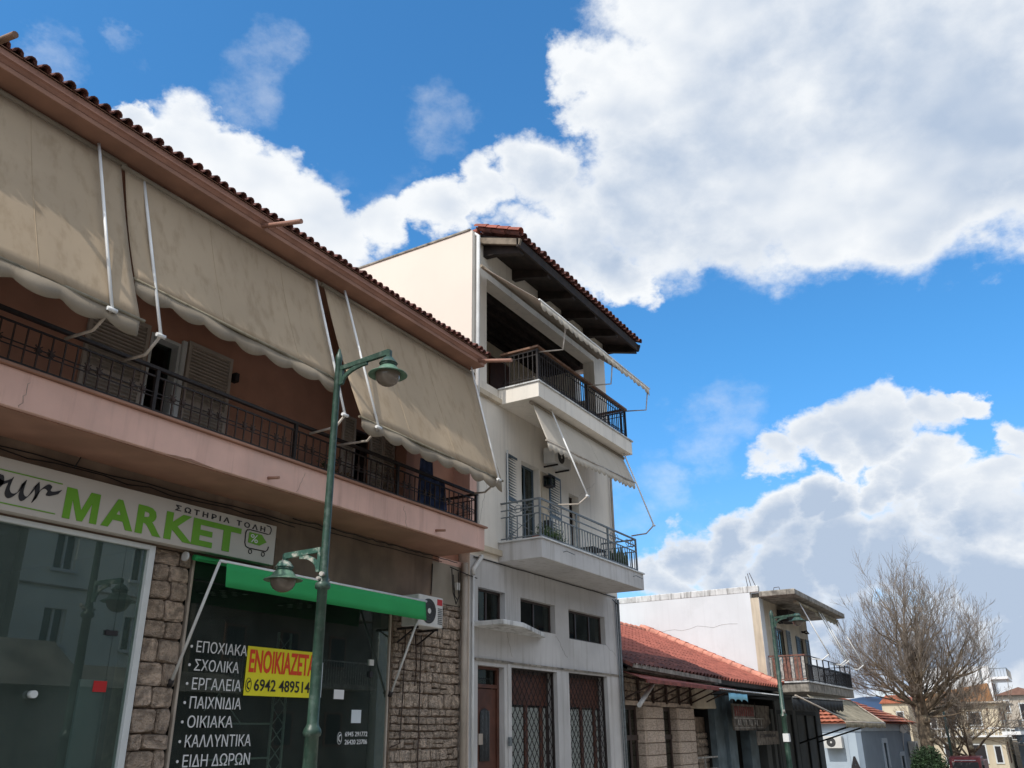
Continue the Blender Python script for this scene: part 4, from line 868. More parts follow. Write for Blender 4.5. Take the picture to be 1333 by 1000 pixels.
b.build('rail_bars', 'iron_grey', LR)
lb_ = MB().box(-.008, .008, -.008, .008, 0, .42).mesh('baluster', 'iron_grey')
for i in range(1, 36): piece('baluster', lb_, LR, (13.38 + i * 4.36 / 36, 7.42, 4.92))
for i in range(1, 7): piece('baluster', lb_, LR, (13.38, 7.42 + i * .12, 4.92)); piece('baluster', lb_, LR, (17.74, 7.42 + i * .12, 4.92))
lp = MB().box(-.018, .018, -.018, .018, 0, .74).mesh('railing_post', 'iron_grey')
for x in (13.38, 14.83, 16.28, 17.74): piece('railing_post', lp, LR, (x, 7.42, 4.87))
# first floor doors and blue shutters
d = win(*D1f[0], [14.53], 'shutter_blue', B2, 8.40, name='balcony_door'); MB().box(14.2, 14.5, 8.62, 8.64, 4.9, 6.6).build('curtain', 'iron_grey', d)
louvre(0, .56, 0, 1.78, 0, .055, .05).build('x', 'shutter_blue')
sm_ = bpy.data.objects['x'].data; bpy.data.objects.remove(bpy.data.objects['x'])
sm_.name = 'shutter'
for (hx, ang) in ((13.58, 4), (15.27, 3)):
    o = piece('shutter', sm_, d, (hx, 8.22, 4.88)); o.rotation_euler = (0, 0, R(ang)); 
MB().bar((13.55, 8.20, 4.9), (13.55, 8.20, 6.7), .022).build('shutter_rail', 'alu_white', d)
e_ = win(*D1f[1], [], 'brown_alu', B2, 8.42, name='balcony_door')
b = MB(); b.box(14.93, 15.23, F - .03, F - .001, 5.2, 6.62); b.build('wall_panel', 'cream_wall', B2)
ln_ = thing('wall_lantern', 'small black box lantern on the wall between the blue shutters', 'lantern', (15.05, 8.2, 6.3))
b = MB(); b.box(14.97, 15.15, 8.02, 8.2, 6.30, 6.33).box(14.97, 15.15, 8.02, 8.2, 6.50, 6.53)
for x, y in ((14.97, 8.02), (15.13, 8.02), (14.97, 8.18), (15.13, 8.18)): b.box(x, x + .02, y, y + .02, 6.33, 6.50)
b.box(15.04, 15.08, 8.2, 8.249, 6.38, 6.44); b.build('frame', 'print_black', ln_); MB().box(14.99, 15.13, 8.04, 8.18, 6.335, 6.495).build('lamp_pane', 'window_glass', ln_)
tag(MB().box(14.98, 15.13, 8.1, 8.249, 5.45, 5.6).build('meter_box', 'print_black'), 'small black box low on the wall between the blue shutters', 'box')
# projecting tiled eave
EV = B2
sl2 = (11.20 - 10.78) / (8.30 - 7.34); L2 = math.hypot(1, sl2); dy2, dz2 = 1 / L2, sl2 / L2
b = MB(); b.add([(12.66, 7.36, 10.70), (18.50, 7.36, 10.70), (18.50, 8.62, 10.70 + 1.26 * sl2), (12.66, 8.62, 10.70 + 1.26 * sl2), (12.66, 7.36, 10.60), (18.50, 7.36, 10.60), (18.50, 8.62, 10.98), (12.66, 8.62, 10.98)], [(0, 1, 2, 3), (0, 4, 5, 1), (1, 5, 6, 2), (2, 6, 7, 3), (3, 7, 4, 0), (4, 7, 6, 5)])
b.build('eave_boarding', 'dark_timber', EV)
b = MB(); b.box(12.60, 18.56, 7.33, 7.38, 10.50, 10.70); b.build('eave_beam', 'dark_timber', EV, bevel=.006)
MB().bar((12.63, 7.30, 10.60), (12.63, 8.249, 10.93), .06, .13).build('verge_board', 'grey_timber', EV); MB().bar((18.53, 7.30, 10.58), (18.53, 8.249, 10.91), .06, .16).build('verge_board', 'dark_timber', EV)
for i in range(6):
    x = 12.75 + i * 1.13; b = MB(); b.prism([(7.38, 10.44), (7.38, 10.60), (8.249, 10.87), (8.249, 10.62), (8.0, 10.60)], 'x', x, x + .13); b.build('rafter', 'dark_timber', EV)
tb = MB(); half_tile(tb, (0, 0, 0), .42, .085, dy2, dz2, n=6); t2 = tb.mesh('roof_tile', 'roof_clay')
for r in range(3):
    for i in range(30):
        piece('roof_tile', t2, EV, (12.72 + i * .2, 7.26 + r * .36 * dy2 + rt.uniform(-.02, .02), 10.735 + r * .36 * dz2), (0, 0, rt.uniform(-.05, .05)))
b = MB()
for r in range(3):
    for i in range(30): half_tile(b, (12.62 + i * .2, 7.28 + r * .36 * dy2, 10.80 + r * .36 * dz2), .4, .075, dy2, dz2, up=-1)
b.build('tile_channels', 'roof_clay', EV, kind='stuff', fix=False)
b = MB()
for r in range(4): half_tile(b, (12.58, 7.26 + r * .28 * dy2, 10.765 + r * .28 * dz2 + .02), .32, .10, dy2, dz2)
b.build('verge_tiles', 'clay_red', EV, fix=False)
b = MB(); b.box(12.5, 12.72, 8.25, 8.5, 11.09, 11.17); b.build('ridge_end', 'clay_red', EV, bevel=.02)
# downpipe on the corner
tag(MB().tube([(12.47, 8.19, 4.7), (12.47, 8.19, 10.95), (12.47, 8.3, 11.04)], .042, 10).build('drainpipe', 'pvc_white'), 'tall white drainpipe on the near corner of the white house', 'pipe')
tag(MB().tube([(18.33, 8.19, -.5), (18.33, 8.19, 4.42)], .03, 8).tube([(18.25, 8.21, -.5), (18.25, 8.21, 4.42)], .014, 6).build('drainpipe', 'iron_grey'), 'grey pipe with a thin cable down the far edge of the white house', 'pipe')
tag(MB().tube([(18.30, 8.19, 4.9), (18.30, 8.19, 7.5)], .022, 8).tube([(18.38, 8.2, 4.9), (18.38, 8.2, 7.5)], .012, 6).build('drainpipe', 'pvc_pipe'), 'thin pipe on the first floor wall at the far corner of the white house', 'pipe')
cable('black cable along the foot of the first balcony on the white house', [wiggle(12.45, 18.3, 8.235, 4.47, 30, .004), [(18.1, 8.22, 4.40), (18.3, 8.18, 4.30), (18.42, 8.2, 4.36)]], .010)
# awnings of the white house
awning('plain top floor awning pushed far out above the wooden handrail', 12.42, 17.6, (8.05, 10.16), (6.77, 9.06), (6.77, 9.06), 'awning_cloth_light',
       [(13.5, (7.42, 8.58), (6.89, 8.5), (6.8, 9.05), (6.8, 9.05)), (15.61, (7.42, 8.58), (6.85, 8.5), (6.78, 9.05), (6.78, 9.05)), (17.55, (7.42, 8.6), (6.86, 8.52), (6.78, 9.05), (6.78, 9.05))], val=.17, scal=.22, vm='awning_cloth_light', bar_m='awning_metal', sag=.0, wrinkle=.004)
awning('plain cream drop awning under the upper balcony of the white house', 13.46, 17.68, (7.58, 7.52), (7.27, 6.70), (7.32, 6.89), 'awning_cloth_light',
       [(14.08, (7.40, 5.62), (6.98, 5.57), (6.78, 5.7), (7.50, 7.56)), (17.5, (7.40, 5.64), (7.05, 5.65), (6.86, 5.81), (7.46, 7.56))], val=.18, scal=.2, vm='awning_cloth_light', sag=.0, wrinkle=.006)
ac2 = ac_unit('white air conditioner high on the wall behind the cream awning of the white house', 14.95, 15.70, 7.92, 8.18, 6.78, 7.12)
for x in (15.1, 15.6): MB().bar((x, 7.92, 6.76), (x, 8.249, 6.76), .03).build('wall_bracket', 'iron_dark', ac2)
# things on the first balcony
pt_ = thing('planter', 'small planter with bushy green herbs at the near corner of the first balcony', 'plant', (13.8, 7.55, 4.87))
b = MB(); b.box(13.5, 14.1, 7.5, 7.66, 4.87, 4.96); b.build('trough', 'terracotta', pt_)
lbm = MB(); rr = random.Random(9)
for i in range(1200):
    p = Vector((rr.uniform(13.5, 14.25), 7.5 + rr.gauss(0, .07), 4.92 + abs(rr.gauss(0, .10)))); d_ = Vector((rr.gauss(0, .5), rr.gauss(0, .5), rr.uniform(.2, 1.2))).normalized(); w_ = d_.cross(Vector((rr.gauss(0, 1), rr.gauss(0, 1), 0.1))).normalized() * .007; L_ = d_ * .06
    lbm.add([p, p + L_ * .5 + w_, p + L_, p + L_ * .5 - w_], [(0, 1, 2, 3)])
lbm.build('foliage', 'leaf_green', pt_, fix=False)
ct = thing('planter', 'long red trough of tall cactus plants at the far end of the first balcony', 'plant', (17.0, 7.7, 4.87))
b = MB(); b.box(16.25, 17.65, 7.52, 7.70, 4.872, 4.98); b.build('trough', 'terracotta', ct)
b = MB()
for i in range(16):
    x = 16.95 + (i % 8) * .09; y = 7.60 + (i // 8) * .08; h = rr.uniform(.22, .42); b.tube([(x, y, 4.97), (x + rr.gauss(0, .02), y, 4.97 + h * .6), (x + rr.gauss(0, .03), y, 4.97 + h)], [.028, .034, .012], 7)
b.build('cactus_stems', 'leaf_green', ct)
tb_ = thing('balcony_table', 'small dark table on the first balcony of the white house', 'table', (16.6, 7.8, 4.87))
MB().box(16.25, 16.9, 7.75, 8.05, 5.22, 5.245).build('table_top', 'iron_dark', tb_)
for x, y in ((16.28, 7.78), (16.87, 7.78), (16.28, 8.02), (16.87, 8.02)): MB().box(x - .012, x + .012, y - .012, y + .012, 4.87, 5.22).build('leg', 'iron_dark', tb_)
tag(MB().grid(lambda u, v: (13.6 + .35 * u, 7.62 + .02 * math.sin(u * 20), 8.15 - .25 * v * (1 - .3 * u)), 12, 6).build('hanging_cloth', 'valance_cloth', thick=.006), 'pale cloth lying behind the bars at the near end of the top balcony', 'cloth')
# ------------------------------------------------------------------ street lamps
def lamp_head(t, y, z, r, topm, shade='lamp_green_light', x=0):
    h = MB().lathe([(.0, .135), (.05, .13), (.058, .125), (.10, .068), (.104, .06), (.085, .058), (.085, .045), (.092, .045), (.092, .038), (.085, .038), (.085, .025)], (x, y, z), 20).build('lamp_cap', topm, t)
    s = MB().lathe([(.086, .026), (.11, .005), (.128, -.025), (.15, -.045), (r, -.068), (r + .005, -.076), (r, -.080), (.15, -.062), (.11, -.04), (.0, -.03)], (x, y, z), 28).build('lamp_shade', shade, t)
    MB().lathe([(.138, -.055), (.140, -.085), (.130, -.125), (.105, -.165), (.07, -.19), (.035, -.203), (.0, -.207)], (x, y, z), 24).build('globe', 'globe_smoke', t)
    return h
def lamp_arm(t, y0, y1, z0, z1, m, low, x=0):
    b = MB(); s = 1 if y1 > y0 else -1
    b.prism([(y0, z0 - .0), (y1, z1), (y1, z1 + .05), (y1 - .03 * s, z1 + .065), (y0 + .3 * (y1 - y0), z0 + .055 + .3 * (z1 - z0)), (y0, z0 + .05)], 'x', x - .02, x + .02)
    pts = [(x, y0 + .03 * s, z0 - low)]
    for k in range(1, 8):
        q = k / 7; a = q * math.pi / 2; pts.append((x, y0 + .03 * s + (y1 - y0) * .5 * (1 - math.cos(a)), z0 - low + (low - .01 + .5 * (z1 - z0)) * math.sin(a)))
    for p, q in zip(pts[:-1], pts[1:]): b.bar(p, q, .03, .045)
    b.box(x - .018, x + .018, min(y0, y0 + .04 * s), max(y0, y0 + .04 * s), z0 - low - .01, z0 - .002)
    b.box(x - .022, x + .022, min(y1, y1 - .05 * s), max(y1, y1 - .05 * s), z1 - .09, z1 - .002); return b.build('lamp_arm', m, t)
lp1 = thing('street_lamp', 'tall green street lamp with two arms in front of the pink building', 'street lamp', (6.77, 6.37, .126))
X_ = 6.77; Y_ = 6.37
MB().lathe([(.16, .126), (.16, .4), (.11, .5), (.085, .6), (.072, 1.2), (.068, 1.60), (.085, 1.61), (.092, 1.64), (.085, 1.67), (.07, 1.69), (.058, 1.72), (.052, 3.02), (.075, 3.03), (.083, 3.06), (.075, 3.09), (.05, 3.11), (.055, 3.15), (.048, 3.19), (.044, 3.22), (.036, 5.62), (.040, 5.63), (.040, 5.68), (.026, 5.72), (.01, 5.78), (0, 5.785)], (X_, Y_, 0), 20).build('pole', 'lamp_green', lp1)
lamp_arm(lp1, Y_ - .04, 5.60, 5.50, 5.53, 'lamp_green', .17, X_)
lamp_head(lp1, 5.63, 5.36, .212, 'lamp_green', 'lamp_green_light', X_)
lamp_arm(lp1, Y_ + .05, 6.97, 3.42, 3.40, 'lamp_green_worn', .20, X_)
lamp_head(lp1, 6.95, 3.25, .205, 'lamp_green_worn', 'lamp_green_light', X_)
MB().tube([(X_ - .09, Y_, 3.13), (X_ + .09, Y_, 3.13)], .018, 8).tube([(X_ - .05, Y_ - .04, 3.17), (X_ - .09, Y_ - .05, 3.17)], .025, 8).build('clamp_bolt', 'old_white', lp1)
lp2 = thing('street_lamp', 'green street lamp with one bell shaped head beyond the red tiled roof', 'street lamp', (24.5, 6.37, gz(24.5) + .126))
X_ = 24.5; g = gz(24.5) + .126
MB().lathe([(.15, g), (.15, g + .3), (.085, g + .5), (.068, 1.2), (.068, 1.95), (.085, 1.97), (.085, 2.02), (.055, 2.05), (.05, 4.5), (.05, 4.62), (.02, 4.70), (0, 4.71)], (X_, Y_, 0), 16).build('pole', 'lamp_green', lp2)
MB().box(X_ - .09, X_ + .07, Y_ - .09, Y_ + .06, 1.35, 1.55).build('white_band', 'vinyl_white', lp2)
lamp_arm(lp2, Y_ - .05, 5.66, 4.47, 4.50, 'lamp_green', .2, X_); lamp_head(lp2, 5.68, 4.44, .24, 'lamp_green', 'lamp_green', X_)
MB().tube([(X_ - .1, Y_, 2.0), (X_ + .1, Y_, 2.0)], .025, 8).tube([(X_ - .05, Y_ - .05, 2.05), (X_ - .1, Y_ - .05, 2.12)], .03, 8).build('clamp_bolt', 'old_white', lp2)
# ------------------------------------------------------------------ low stone house with red tiled roof
B3 = thing('shop_house', 'low stone shop house with sunlit red tiled roof beside the white house', 'building', (24, 8.4, -.6))
X0, X1, F = 18.46, 31.3, 8.4; GB = -1.6
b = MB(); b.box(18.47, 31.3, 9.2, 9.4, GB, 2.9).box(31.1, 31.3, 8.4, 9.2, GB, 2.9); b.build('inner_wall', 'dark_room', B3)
b = MB(); b.box(18.47, 31.3, 15.9, 16.1, GB, 2.8).box(18.47, 18.6, 8.66, 15.9, GB, 2.8); b.build('wall', 'cream_wall', B3)
b = MB(); b.box(18.47, 24.4, F + .02, F + .2, 2.27, 2.92); UP = b.build('upper_wall', 'mortar', B3)
st3 = [stone_mesh(140 + i, 'rubble_stone') for i in range(6)]
rubble(18.5, 22.9, 2.30, 2.88, 8.42, UP, st3, (.13, .20), (.14, .26), .018, .07)
b = MB(); b.box(18.5, 23.1, 8.34, 8.42, 2.19, 2.29); b.build('lintel', 'clad_stone', B3, bevel=.01)
b = MB(); b.prism([(22.95, 2.85), (24.35, 2.85), (24.6, 2.2), (23.0, 2.2)], 'y', 8.2, 8.62); b.build('old_plaster_lintel', 'cream_wall', B3, bevel=.03)
cb = [MB().box(-.5, .5, -.5, .5, -.5, .5)]
def clad_mesh(seed):
    r = random.Random(seed); b = MB(); j = lambda: r.uniform(-.015, .015)
    vs = [(sx * .5, .5, sz * .5) for sx, sz in ((-1, -1), (1, -1), (1, 1), (-1, 1))] + [(sx * .5, -.3 + j(), sz * .5) for sx, sz in ((-1, -1), (1, -1), (1, 1), (-1, 1))] + [(sx * .46 + j(), -.5 + 3 * j(), sz * .45 + j()) for sx, sz in ((-1, -1), (1, -1), (1, 1), (-1, 1))]
    fs = [(8, 9, 10, 11)] + [(o + i, o + (i + 1) % 4, o + 4 + (i + 1) % 4, o + 4 + i) for o in (0, 4) for i in range(4)]
    return b.add(vs, fs).mesh('cladding_block', 'clad_stone')
cm_ = [clad_mesh(i) for i in range(5)]
for (x0, x1, zb) in ((19.75, 20.85, -.7), (21.87, 22.60, -.8), (22.61, 22.98, -.8)):
    b = MB(); b.box(x0 + .02, x1 - .02, F - .06, F + .3, zb, 2.19); p = b.build('pillar', 'mortar', B3)
    z = 2.18; k = 0
    while z > -.3:
        h = .265; cols_ = 2 if x1 - x0 > .8 else 1
        sp = rs.uniform(.42, .58) if cols_ == 2 else 1
        for (u0, u1) in (((0, sp), (sp, 1)) if cols_ == 2 else ((0, 1),)):
            xa, xb = x0 + (x1 - x0) * u0, x0 + (x1 - x0) * u1
            piece('cladding_block', rs.choice(cm_), p, ((xa + xb) / 2, F - .075, z - h / 2), None, (xb - xa - .014, .09, h - .012))
        if x0 < 22.5: piece('cladding_block', rs.choice(cm_), p, (x0 - .0, F + .10, z - h / 2), (0, 0, -math.pi / 2), (.38, .07, h - .012))
        z -= h; k += 1
for (x0, x1) in ((18.90, 19.73), (20.87, 21.85)):
    win(x0 + .03, x1 - .03, -.6, 2.19, [(x0 + x1) / 2] if x1 - x0 > .7 else [], 'brown_alu', B3, 8.5, name='shop_door', w=.09)
    MB().box(x0 + .03, x1 - .03, 8.48, 8.53, 1.45, 1.56).build('door_rail', 'brown_alu', B3)
b = MB(); b.box(22.96, 23.3, 8.5, 8.9, -.8, 2.2); p = b.build('inner_pier', 'mortar', B3)
b = MB(); b.box(24.3, 25.2, 8.8, 9.0, -1, 2.0); p = b.build('rubble_pier', 'mortar', B3); rubble(24.3, 25.2, .3, 1.6, 8.79, p, st3, (.14, .22), (.2, .34), .02, .1)
MB().bar((23.0, 8.45, .98), (25.0, 8.45, .98), .04).bar((24.0, 8.45, .5), (24.0, 8.45, .98), .03).bar((23.0, 8.45, .7), (25.0, 8.45, .7), .02).build('door_grille', 'old_white', B3)
b = MB(); b.box(25.0, 25.75, 8.42, 8.6, -1.2, 2.6); b.build('blue_pier', 'teal_paint', B3)
b = MB(); b.box(25.75, 26.45, 8.30, 8.6, -1.2, 2.6); b.build('blue_pier', 'teal_paint', B3, bevel=.02)
b = MB(); b.box(27.75, 28.55, 8.30, 8.6, -1.2, 2.0); b.build('blue_pier', 'teal_paint', B3, bevel=.02)
b = MB(); b.box(29.6, 30.1, 8.34, 8.6, -1.3, 2.3).box(30.5, 30.8, 8.34, 8.6, -1.3, 2.3); b.build('dark_pier', 'grey_panel', B3)
b = MB(); b.box(24.4, 31.29, 8.30, 8.5, 2.58, 2.80); b.build('beam', 'black_paint', B3)
# roof plane, right (red) and left (old, lower) parts
SLP = .45; L3 = math.hypot(1, SLP); dy3, dz3 = 1 / L3, SLP / L3
def rz(y): return 3.0 + SLP * (y - 8.1)
b = MB(); b.add([(18.47, 8.12, rz(8.12) - .03), (31.36, 8.12, rz(8.12) - .03), (31.36, 12.8, rz(12.8) - .03), (18.47, 12.8, rz(12.8) - .03), (18.47, 8.12, rz(8.12) - .09), (31.36, 8.12, rz(8.12) - .09), (31.36, 12.8, rz(12.8) - .12), (18.47, 12.8, rz(12.8) - .12),
    (18.47, 16.3, 3.1), (31.36, 16.3, 3.1)], [(0, 1, 2, 3), (0, 4, 5, 1), (4, 7, 6, 5), (3, 2, 9, 8)]); b.build('roof_deck', 'dark_timber', B3)
b = MB()
for i in range(25):
    x = 24.75 + i * .27
    if x > 31.2: break
    for r in range(13):
        half_tile(b, (x, 8.02 + r * .38 * dy3, rz(8.02) - .01 + r * .38 * dz3), .44, .105, dy3, dz3, n=4)
for i in range(24):
    x = 18.52 + i * .27
    if x > 24.6: break
    for r in range(2, 13): half_tile(b, (x, 8.02 + r * .38 * dy3, rz(8.02) - .01 + r * .38 * dz3), .44, .105, dy3, dz3, n=4)
b.build('tile_field', 'clay_red', B3, kind='stuff', fix=False)
b = MB()
for i in range(50):
    x = 18.40 + i * .27
    if x > 31.2: break
    for r in range(13):
        if x < 24.6 and r < 1: continue
        half_tile(b, (x, 8.06 + r * .38 * dy3, rz(8.06) + .055 + r * .38 * dz3), .42, .09, dy3, dz3, up=-1, n=3)
b.build('tile_channels', 'clay_red', B3, kind='stuff', fix=False)
b = MB()
for i in range(24):
    x = 18.52 + i * .27
    if x > 24.6: break
    for r in range(3): half_tile(b, (x, 7.98 + r * .36 * dy3, rz(7.98) + .02 + r * .36 * dz3), .42, .105, dy3, dz3, n=4)
b.build('old_tiles', 'roof_clay', B3, kind='stuff', fix=False)
b = MB()
for r in range(15): half_tile(b, (31.0, 8.02 + r * .36 * dy3, rz(8.02) + .06 + r * .36 * dz3), .42, .16, dy3, dz3, n=6)
b.build('verge_tiles', 'clay_ridge', B3, fix=False)
b = MB()
for r in range(15): half_tile(b, (31.28, 8.02 + r * .36 * dy3, rz(8.02) + .10 + r * .36 * dz3), .42, .12, dy3, dz3, n=6)
b.build('verge_tiles', 'clay_red', B3, fix=False)
b = MB()
for i in range(30): b.tube([(18.5 + i * .43, 12.82, rz(12.8) + .03), (18.95 + i * .43, 12.82, rz(12.8) + .02)], [.13, .11], 8)
b.build('ridge_tiles', 'clay_ridge', B3)
b = MB(); b.bar((18.5, 7.99, 3.0), (24.5, 7.99, 2.90), .05, .10).bar((18.5, 8.1, 2.93), (24.55, 8.1, 2.85), .06, .05); b.build('gutter', 'weathered_concrete', B3)
b = MB(); b.box(24.5, 31.3, 8.06, 8.16, 2.84, 2.965); b.build('eave_board', 'dark_timber', B3)
# rusty sheet canopy on iron brackets
cn = thing('metal_canopy', 'rusty red corrugated canopy on iron brackets over the low stone shop', 'canopy', (21, 8, 2.6))
b = MB(); b.grid(lambda u, v: (18.5 + 5.75 * u - .6 * v * (1 - u), 8.3 - .82 * v, 2.90 - .24 * v - .10 * u * (1 - v) + .012 * math.sin(u * 5.75 * 40)), 200, 2); b.build('corrugated_sheet', 'rust_sheet', cn, thick=.006)
b = MB(); b.bar((18.0, 7.48, 2.63), (24.2, 7.48, 2.62), .03, .07); b.build('front_rail', 'rust_sheet', cn)
for i in range(7):
    x = 18.65 + i * .86
    MB().bar((x, 8.33, 2.25), (x, 8.33, 2.80), .07, .05).bar((x, 8.3, 2.32), (x, 7.55, 2.62), .035).bar((x, 8.3, 2.78), (x, 7.52, 2.60), .03).build('bracket', 'iron_brown', cn)
tag(MB().tube([(18.5, 7.9, 2.16), (19.6, 8.0, 2.64)], .05, 12).build('drainpipe', 'pvc_white'), 'short grey pipe slanting out between the white house and the rusty canopy', 'pipe')
wc = thing('metal_canopy', 'white corrugated sheet canopy below the red tiled eave', 'canopy', (25, 7.6, 2.6))
b = MB(); b.grid(lambda u, v: (22.1 + 5.3 * u + 2.0 * v * (1 - u * .0), 7.18 + .92 * v, 2.60 + .10 * v + .014 * math.sin(u * 5.3 * 42)), 260, 1); b.build('corrugated_sheet', 'white_sheet', wc, thick=.005)
MB().bar((22.1, 7.24, 2.55), (27.4, 7.24, 2.57), .04).bar((24.0, 7.3, 2.53), (24.2, 8.3, 2.56), .03).bar((26.5, 7.3, 2.54), (27.2, 8.3, 2.58), .03).build('support_frame', 'black_paint', wc)
da = thing('awning', 'dark folded shop awning with a toothed edge beside the old signs', 'awning', (28, 7.0, 2.5))
b = MB(); b.grid(lambda u, v: (27.0 + 4.6 * u, 8.2 - 1.5 * v - .5 * u * v, 2.62 - .10 * v), 30, 3); b.grid(lambda u, v: (26.9 + 4.6 * u, 6.70 - .5 * u, 2.52 - (.36 - .05 * abs(math.sin(u * 46))) * v), 120, 1); b.build('fabric', 'black_paint', da, thick=.005)
MB().bar((27.0, 6.68, 2.53), (31.7, 6.18, 2.53), .035).build('front_bar', 'old_white', da)
tag(MB().grid(lambda u, v: (22.70 + 1.55 * u, 7.22 + .015 * math.sin(u * 18), 2.53 - (.20 - .06 * abs(math.sin(u * 9.4))) * v), 80, 2).build('valance', 'valance_blue', thick=.004), 'light blue scalloped cloth valance hanging under the white sheet canopy', 'valance')
s1 = thing('shop_sign', 'larger faded shop sign with worn red and white lettering under the dark canopy', 'sign', (27, 7.9, 1.63))
b = MB(); b.prism([(25.05, 2.34), (28.75, 2.34), (28.6, 2.05), (28.75, 1.85), (27.9, 1.64), (25.05, 1.64)], 'y', 7.90, 7.94); b.build('sign_panel', 'old_sign', s1)
for i in range(9): MB().box(25.2 + i * .21, 25.33 + i * .21, 7.89, 7.898, 2.02, 2.28).build('worn_letter', 'old_red', s1)

for i in range(13): MB().box(25.25 + i * .18, 25.25 + i * .18 + rs.uniform(.03, .10), 7.89, 7.898, 1.76 + rs.uniform(0, .04), 1.93).build('worn_letter', 'old_white' if i % 3 else 'print_black', s1)
b = MB(); b.box(25.1, 28.0, 7.892, 7.899, 1.95, 1.975).box(25.1, 27.9, 7.892, 7.899, 1.70, 1.715).box(27.7, 27.73, 7.892, 7.899, 1.715, 1.95); b.build('border_line', 'old_white', s1)
s2 = thing('shop_sign', 'smaller grey shop sign with black lettering hanging lower beside the worn sign', 'sign', (28.2, 7.7, 1.2))
b = MB(); b.box(26.6, 28.9, 7.74, 7.77, 1.24, 1.62); b.build('sign_panel', 'old_sign', s2, bevel=.01)
lettering('ΚΟΠΑΝΑΛ'.replace('ΚΟΠΑΝΑΛ', 'CONNAA'), 'print_black', s2, 26.85, 28.6, 7.73, 1.44, 1.54, off=.015)
MB().bar((26.7, 7.75, 1.62), (26.7, 7.75, 2.4), .02).bar((28.8, 7.75, 1.62), (28.8, 7.75, 2.4), .02).build('hanger', 'iron_dark', s2)
# ------------------------------------------------------------------ white house with the corner balcony
B4 = thing('house', 'old white two storey house with blank side wall and rusty balcony on the corner', 'building', (35, 8.54, -1.3))
X0, X1, F = 31.38, 38.3, 8.54
b = MB(); b.box(X0, X0 + .25, F + .3, 24, -2, 6.25); b.build('side_wall', 'old_white_wall', B4)
DH = [(33.2, 34.6, 3.15, 5.2), (36.6, 37.6, 3.15, 5.1)]
b = MB(); wall_with_holes(b, X0, X1, F, F + .299, 2.9, 6.05, DH); b.build('front_wall', 'cream_wall', B4)
b = MB(); b.box(X1 - .25, X1, F + .3, 24, -2.2, 6.0).box(X0 + .25, X1 - .25, 23.7, 24, -2.2, 6.0); b.build('rear_wall', 'cream_wall', B4)
b = MB(); b.box(X0 - .001, X0 + .5, F - .006, F, 2.9, 6.05); b.build('corner_strip', 'old_white_wall', B4)
b = MB(); b.box(X0 + .3, X1 - .3, 10.5, 10.6, -2, 6); b.build('inner_wall', 'dark_room', B4)
for (x0, x1, z0, z1) in DH:
    d = win(x0, x1, z0, z1, [(x0 + x1) / 2], 'brown_alu', B4, 8.62, name='balcony_door', w=.07)
    louvre(x0 - .55, x0 - .02, z0 + .05, z1, 8.53, .09, .05).build('shutter', 'shutter_blue' if x0 > 36 else 'iron_grey', d); louvre(x1 + .02, min(38.2, x1 + .55), z0 + .05, z1, 8.53, .09, .05).build('shutter', 'iron_grey', d)
# roof slab with worn edge and parapet line
b = MB(); b.prism([(X0 - .02, 7.24), (39.85, 7.24), (39.85, 24.0), (X0 + .26, 24.0), (X0 + .26, 8.51), (X0 - .02, 8.51)], 'z', 6.06, 6.26); b.build('roof_slab', 'weathered_concrete', B4, bevel=.03)
b = MB(); b.box(X0 - .004, X0 + .2, 8.52, 24.0, 6.252, 6.48); b.build('parapet', 'dirty_white', B4, bevel=.02)
b = MB(); b.tube([(31.4, 8.75, 6.4), (31.42, 8.85, 6.93), (31.42, 8.78, 6.95), (31.5, 8.6, 6.4)], .012, 5).tube([(31.5, 8.9, 6.4), (31.5, 8.95, 6.85)], .012, 5); b.tube([(31.5, 8.0, 6.26), (31.5, 7.98, 6.36), (31.5, 7.8, 6.37), (31.5, 7.78, 6.26)], .012, 5).tube([(31.45, 15.4, 6.5), (31.45, 15.4, 6.9)], .012, 5).tube([(31.45, 15.2, 6.5), (31.45, 15.18, 6.95)], .012, 5)
b.build('rebar', 'iron_brown', B4)
b = MB(); b.tube([(X0 - .002, 14.5 - i * .3, 5.0 + .05 * math.sin(i * 1.7) + .012 * i + rc.uniform(-.03, .03)) for i in range(18)], .004, 4).tube([(X0 - .002, 15 - i * .3, 4.0 + rc.uniform(-.02, .02)) for i in range(14)], .005, 4); b.build('wall_crack', 'weathered_concrete', B4)
b = MB(); b.box(31.75, 39.5, 7.28, F - .003, 2.84, 3.15); b.build('balcony_slab', 'weathered_concrete', B4, bevel=.02)
b = MB(); b.box(31.70, 39.55, 7.24, F - .003, 3.152, 3.20); b.build('balcony_coping', 'dirty_white', B4)
# near side: solid rusty panels; front: dark iron bars
RP = MB().bar((31.75, 7.3, 4.05), (31.75, 8.53, 4.05), .07, .05).bar((31.75, 7.3, 3.27), (31.75, 8.53, 3.27), .03).bar((31.75, 7.32, 4.05), (32.5, 7.32, 4.05), .06, .05).build('railing', 'rail_rust', B4)
for i in range(10): MB().box(31.74, 31.76, 7.32 + i * .125, 7.41 + i * .125, 3.22, 4.0).build('rail_panel', 'rail_rust' if i % 3 else 'old_white', RP)
b = MB().bar((32.0, 7.3, 4.05), (39.45, 7.3, 4.05), .03).bar((32.0, 7.3, 3.75), (39.45, 7.3, 3.75), .05, .05).bar((31.75, 7.3, 3.25), (39.45, 7.3, 3.25), .025).bar((39.45, 7.3, 4.05), (39.45, 8.5, 4.05), .03).bar((39.45, 7.3, 3.25), (39.45, 8.5, 3.25), .03).bar((39.45, 7.3, 3.75), (39.45, 8.5, 3.75), .04)
FR = b.build('railing', 'iron_dark', B4)
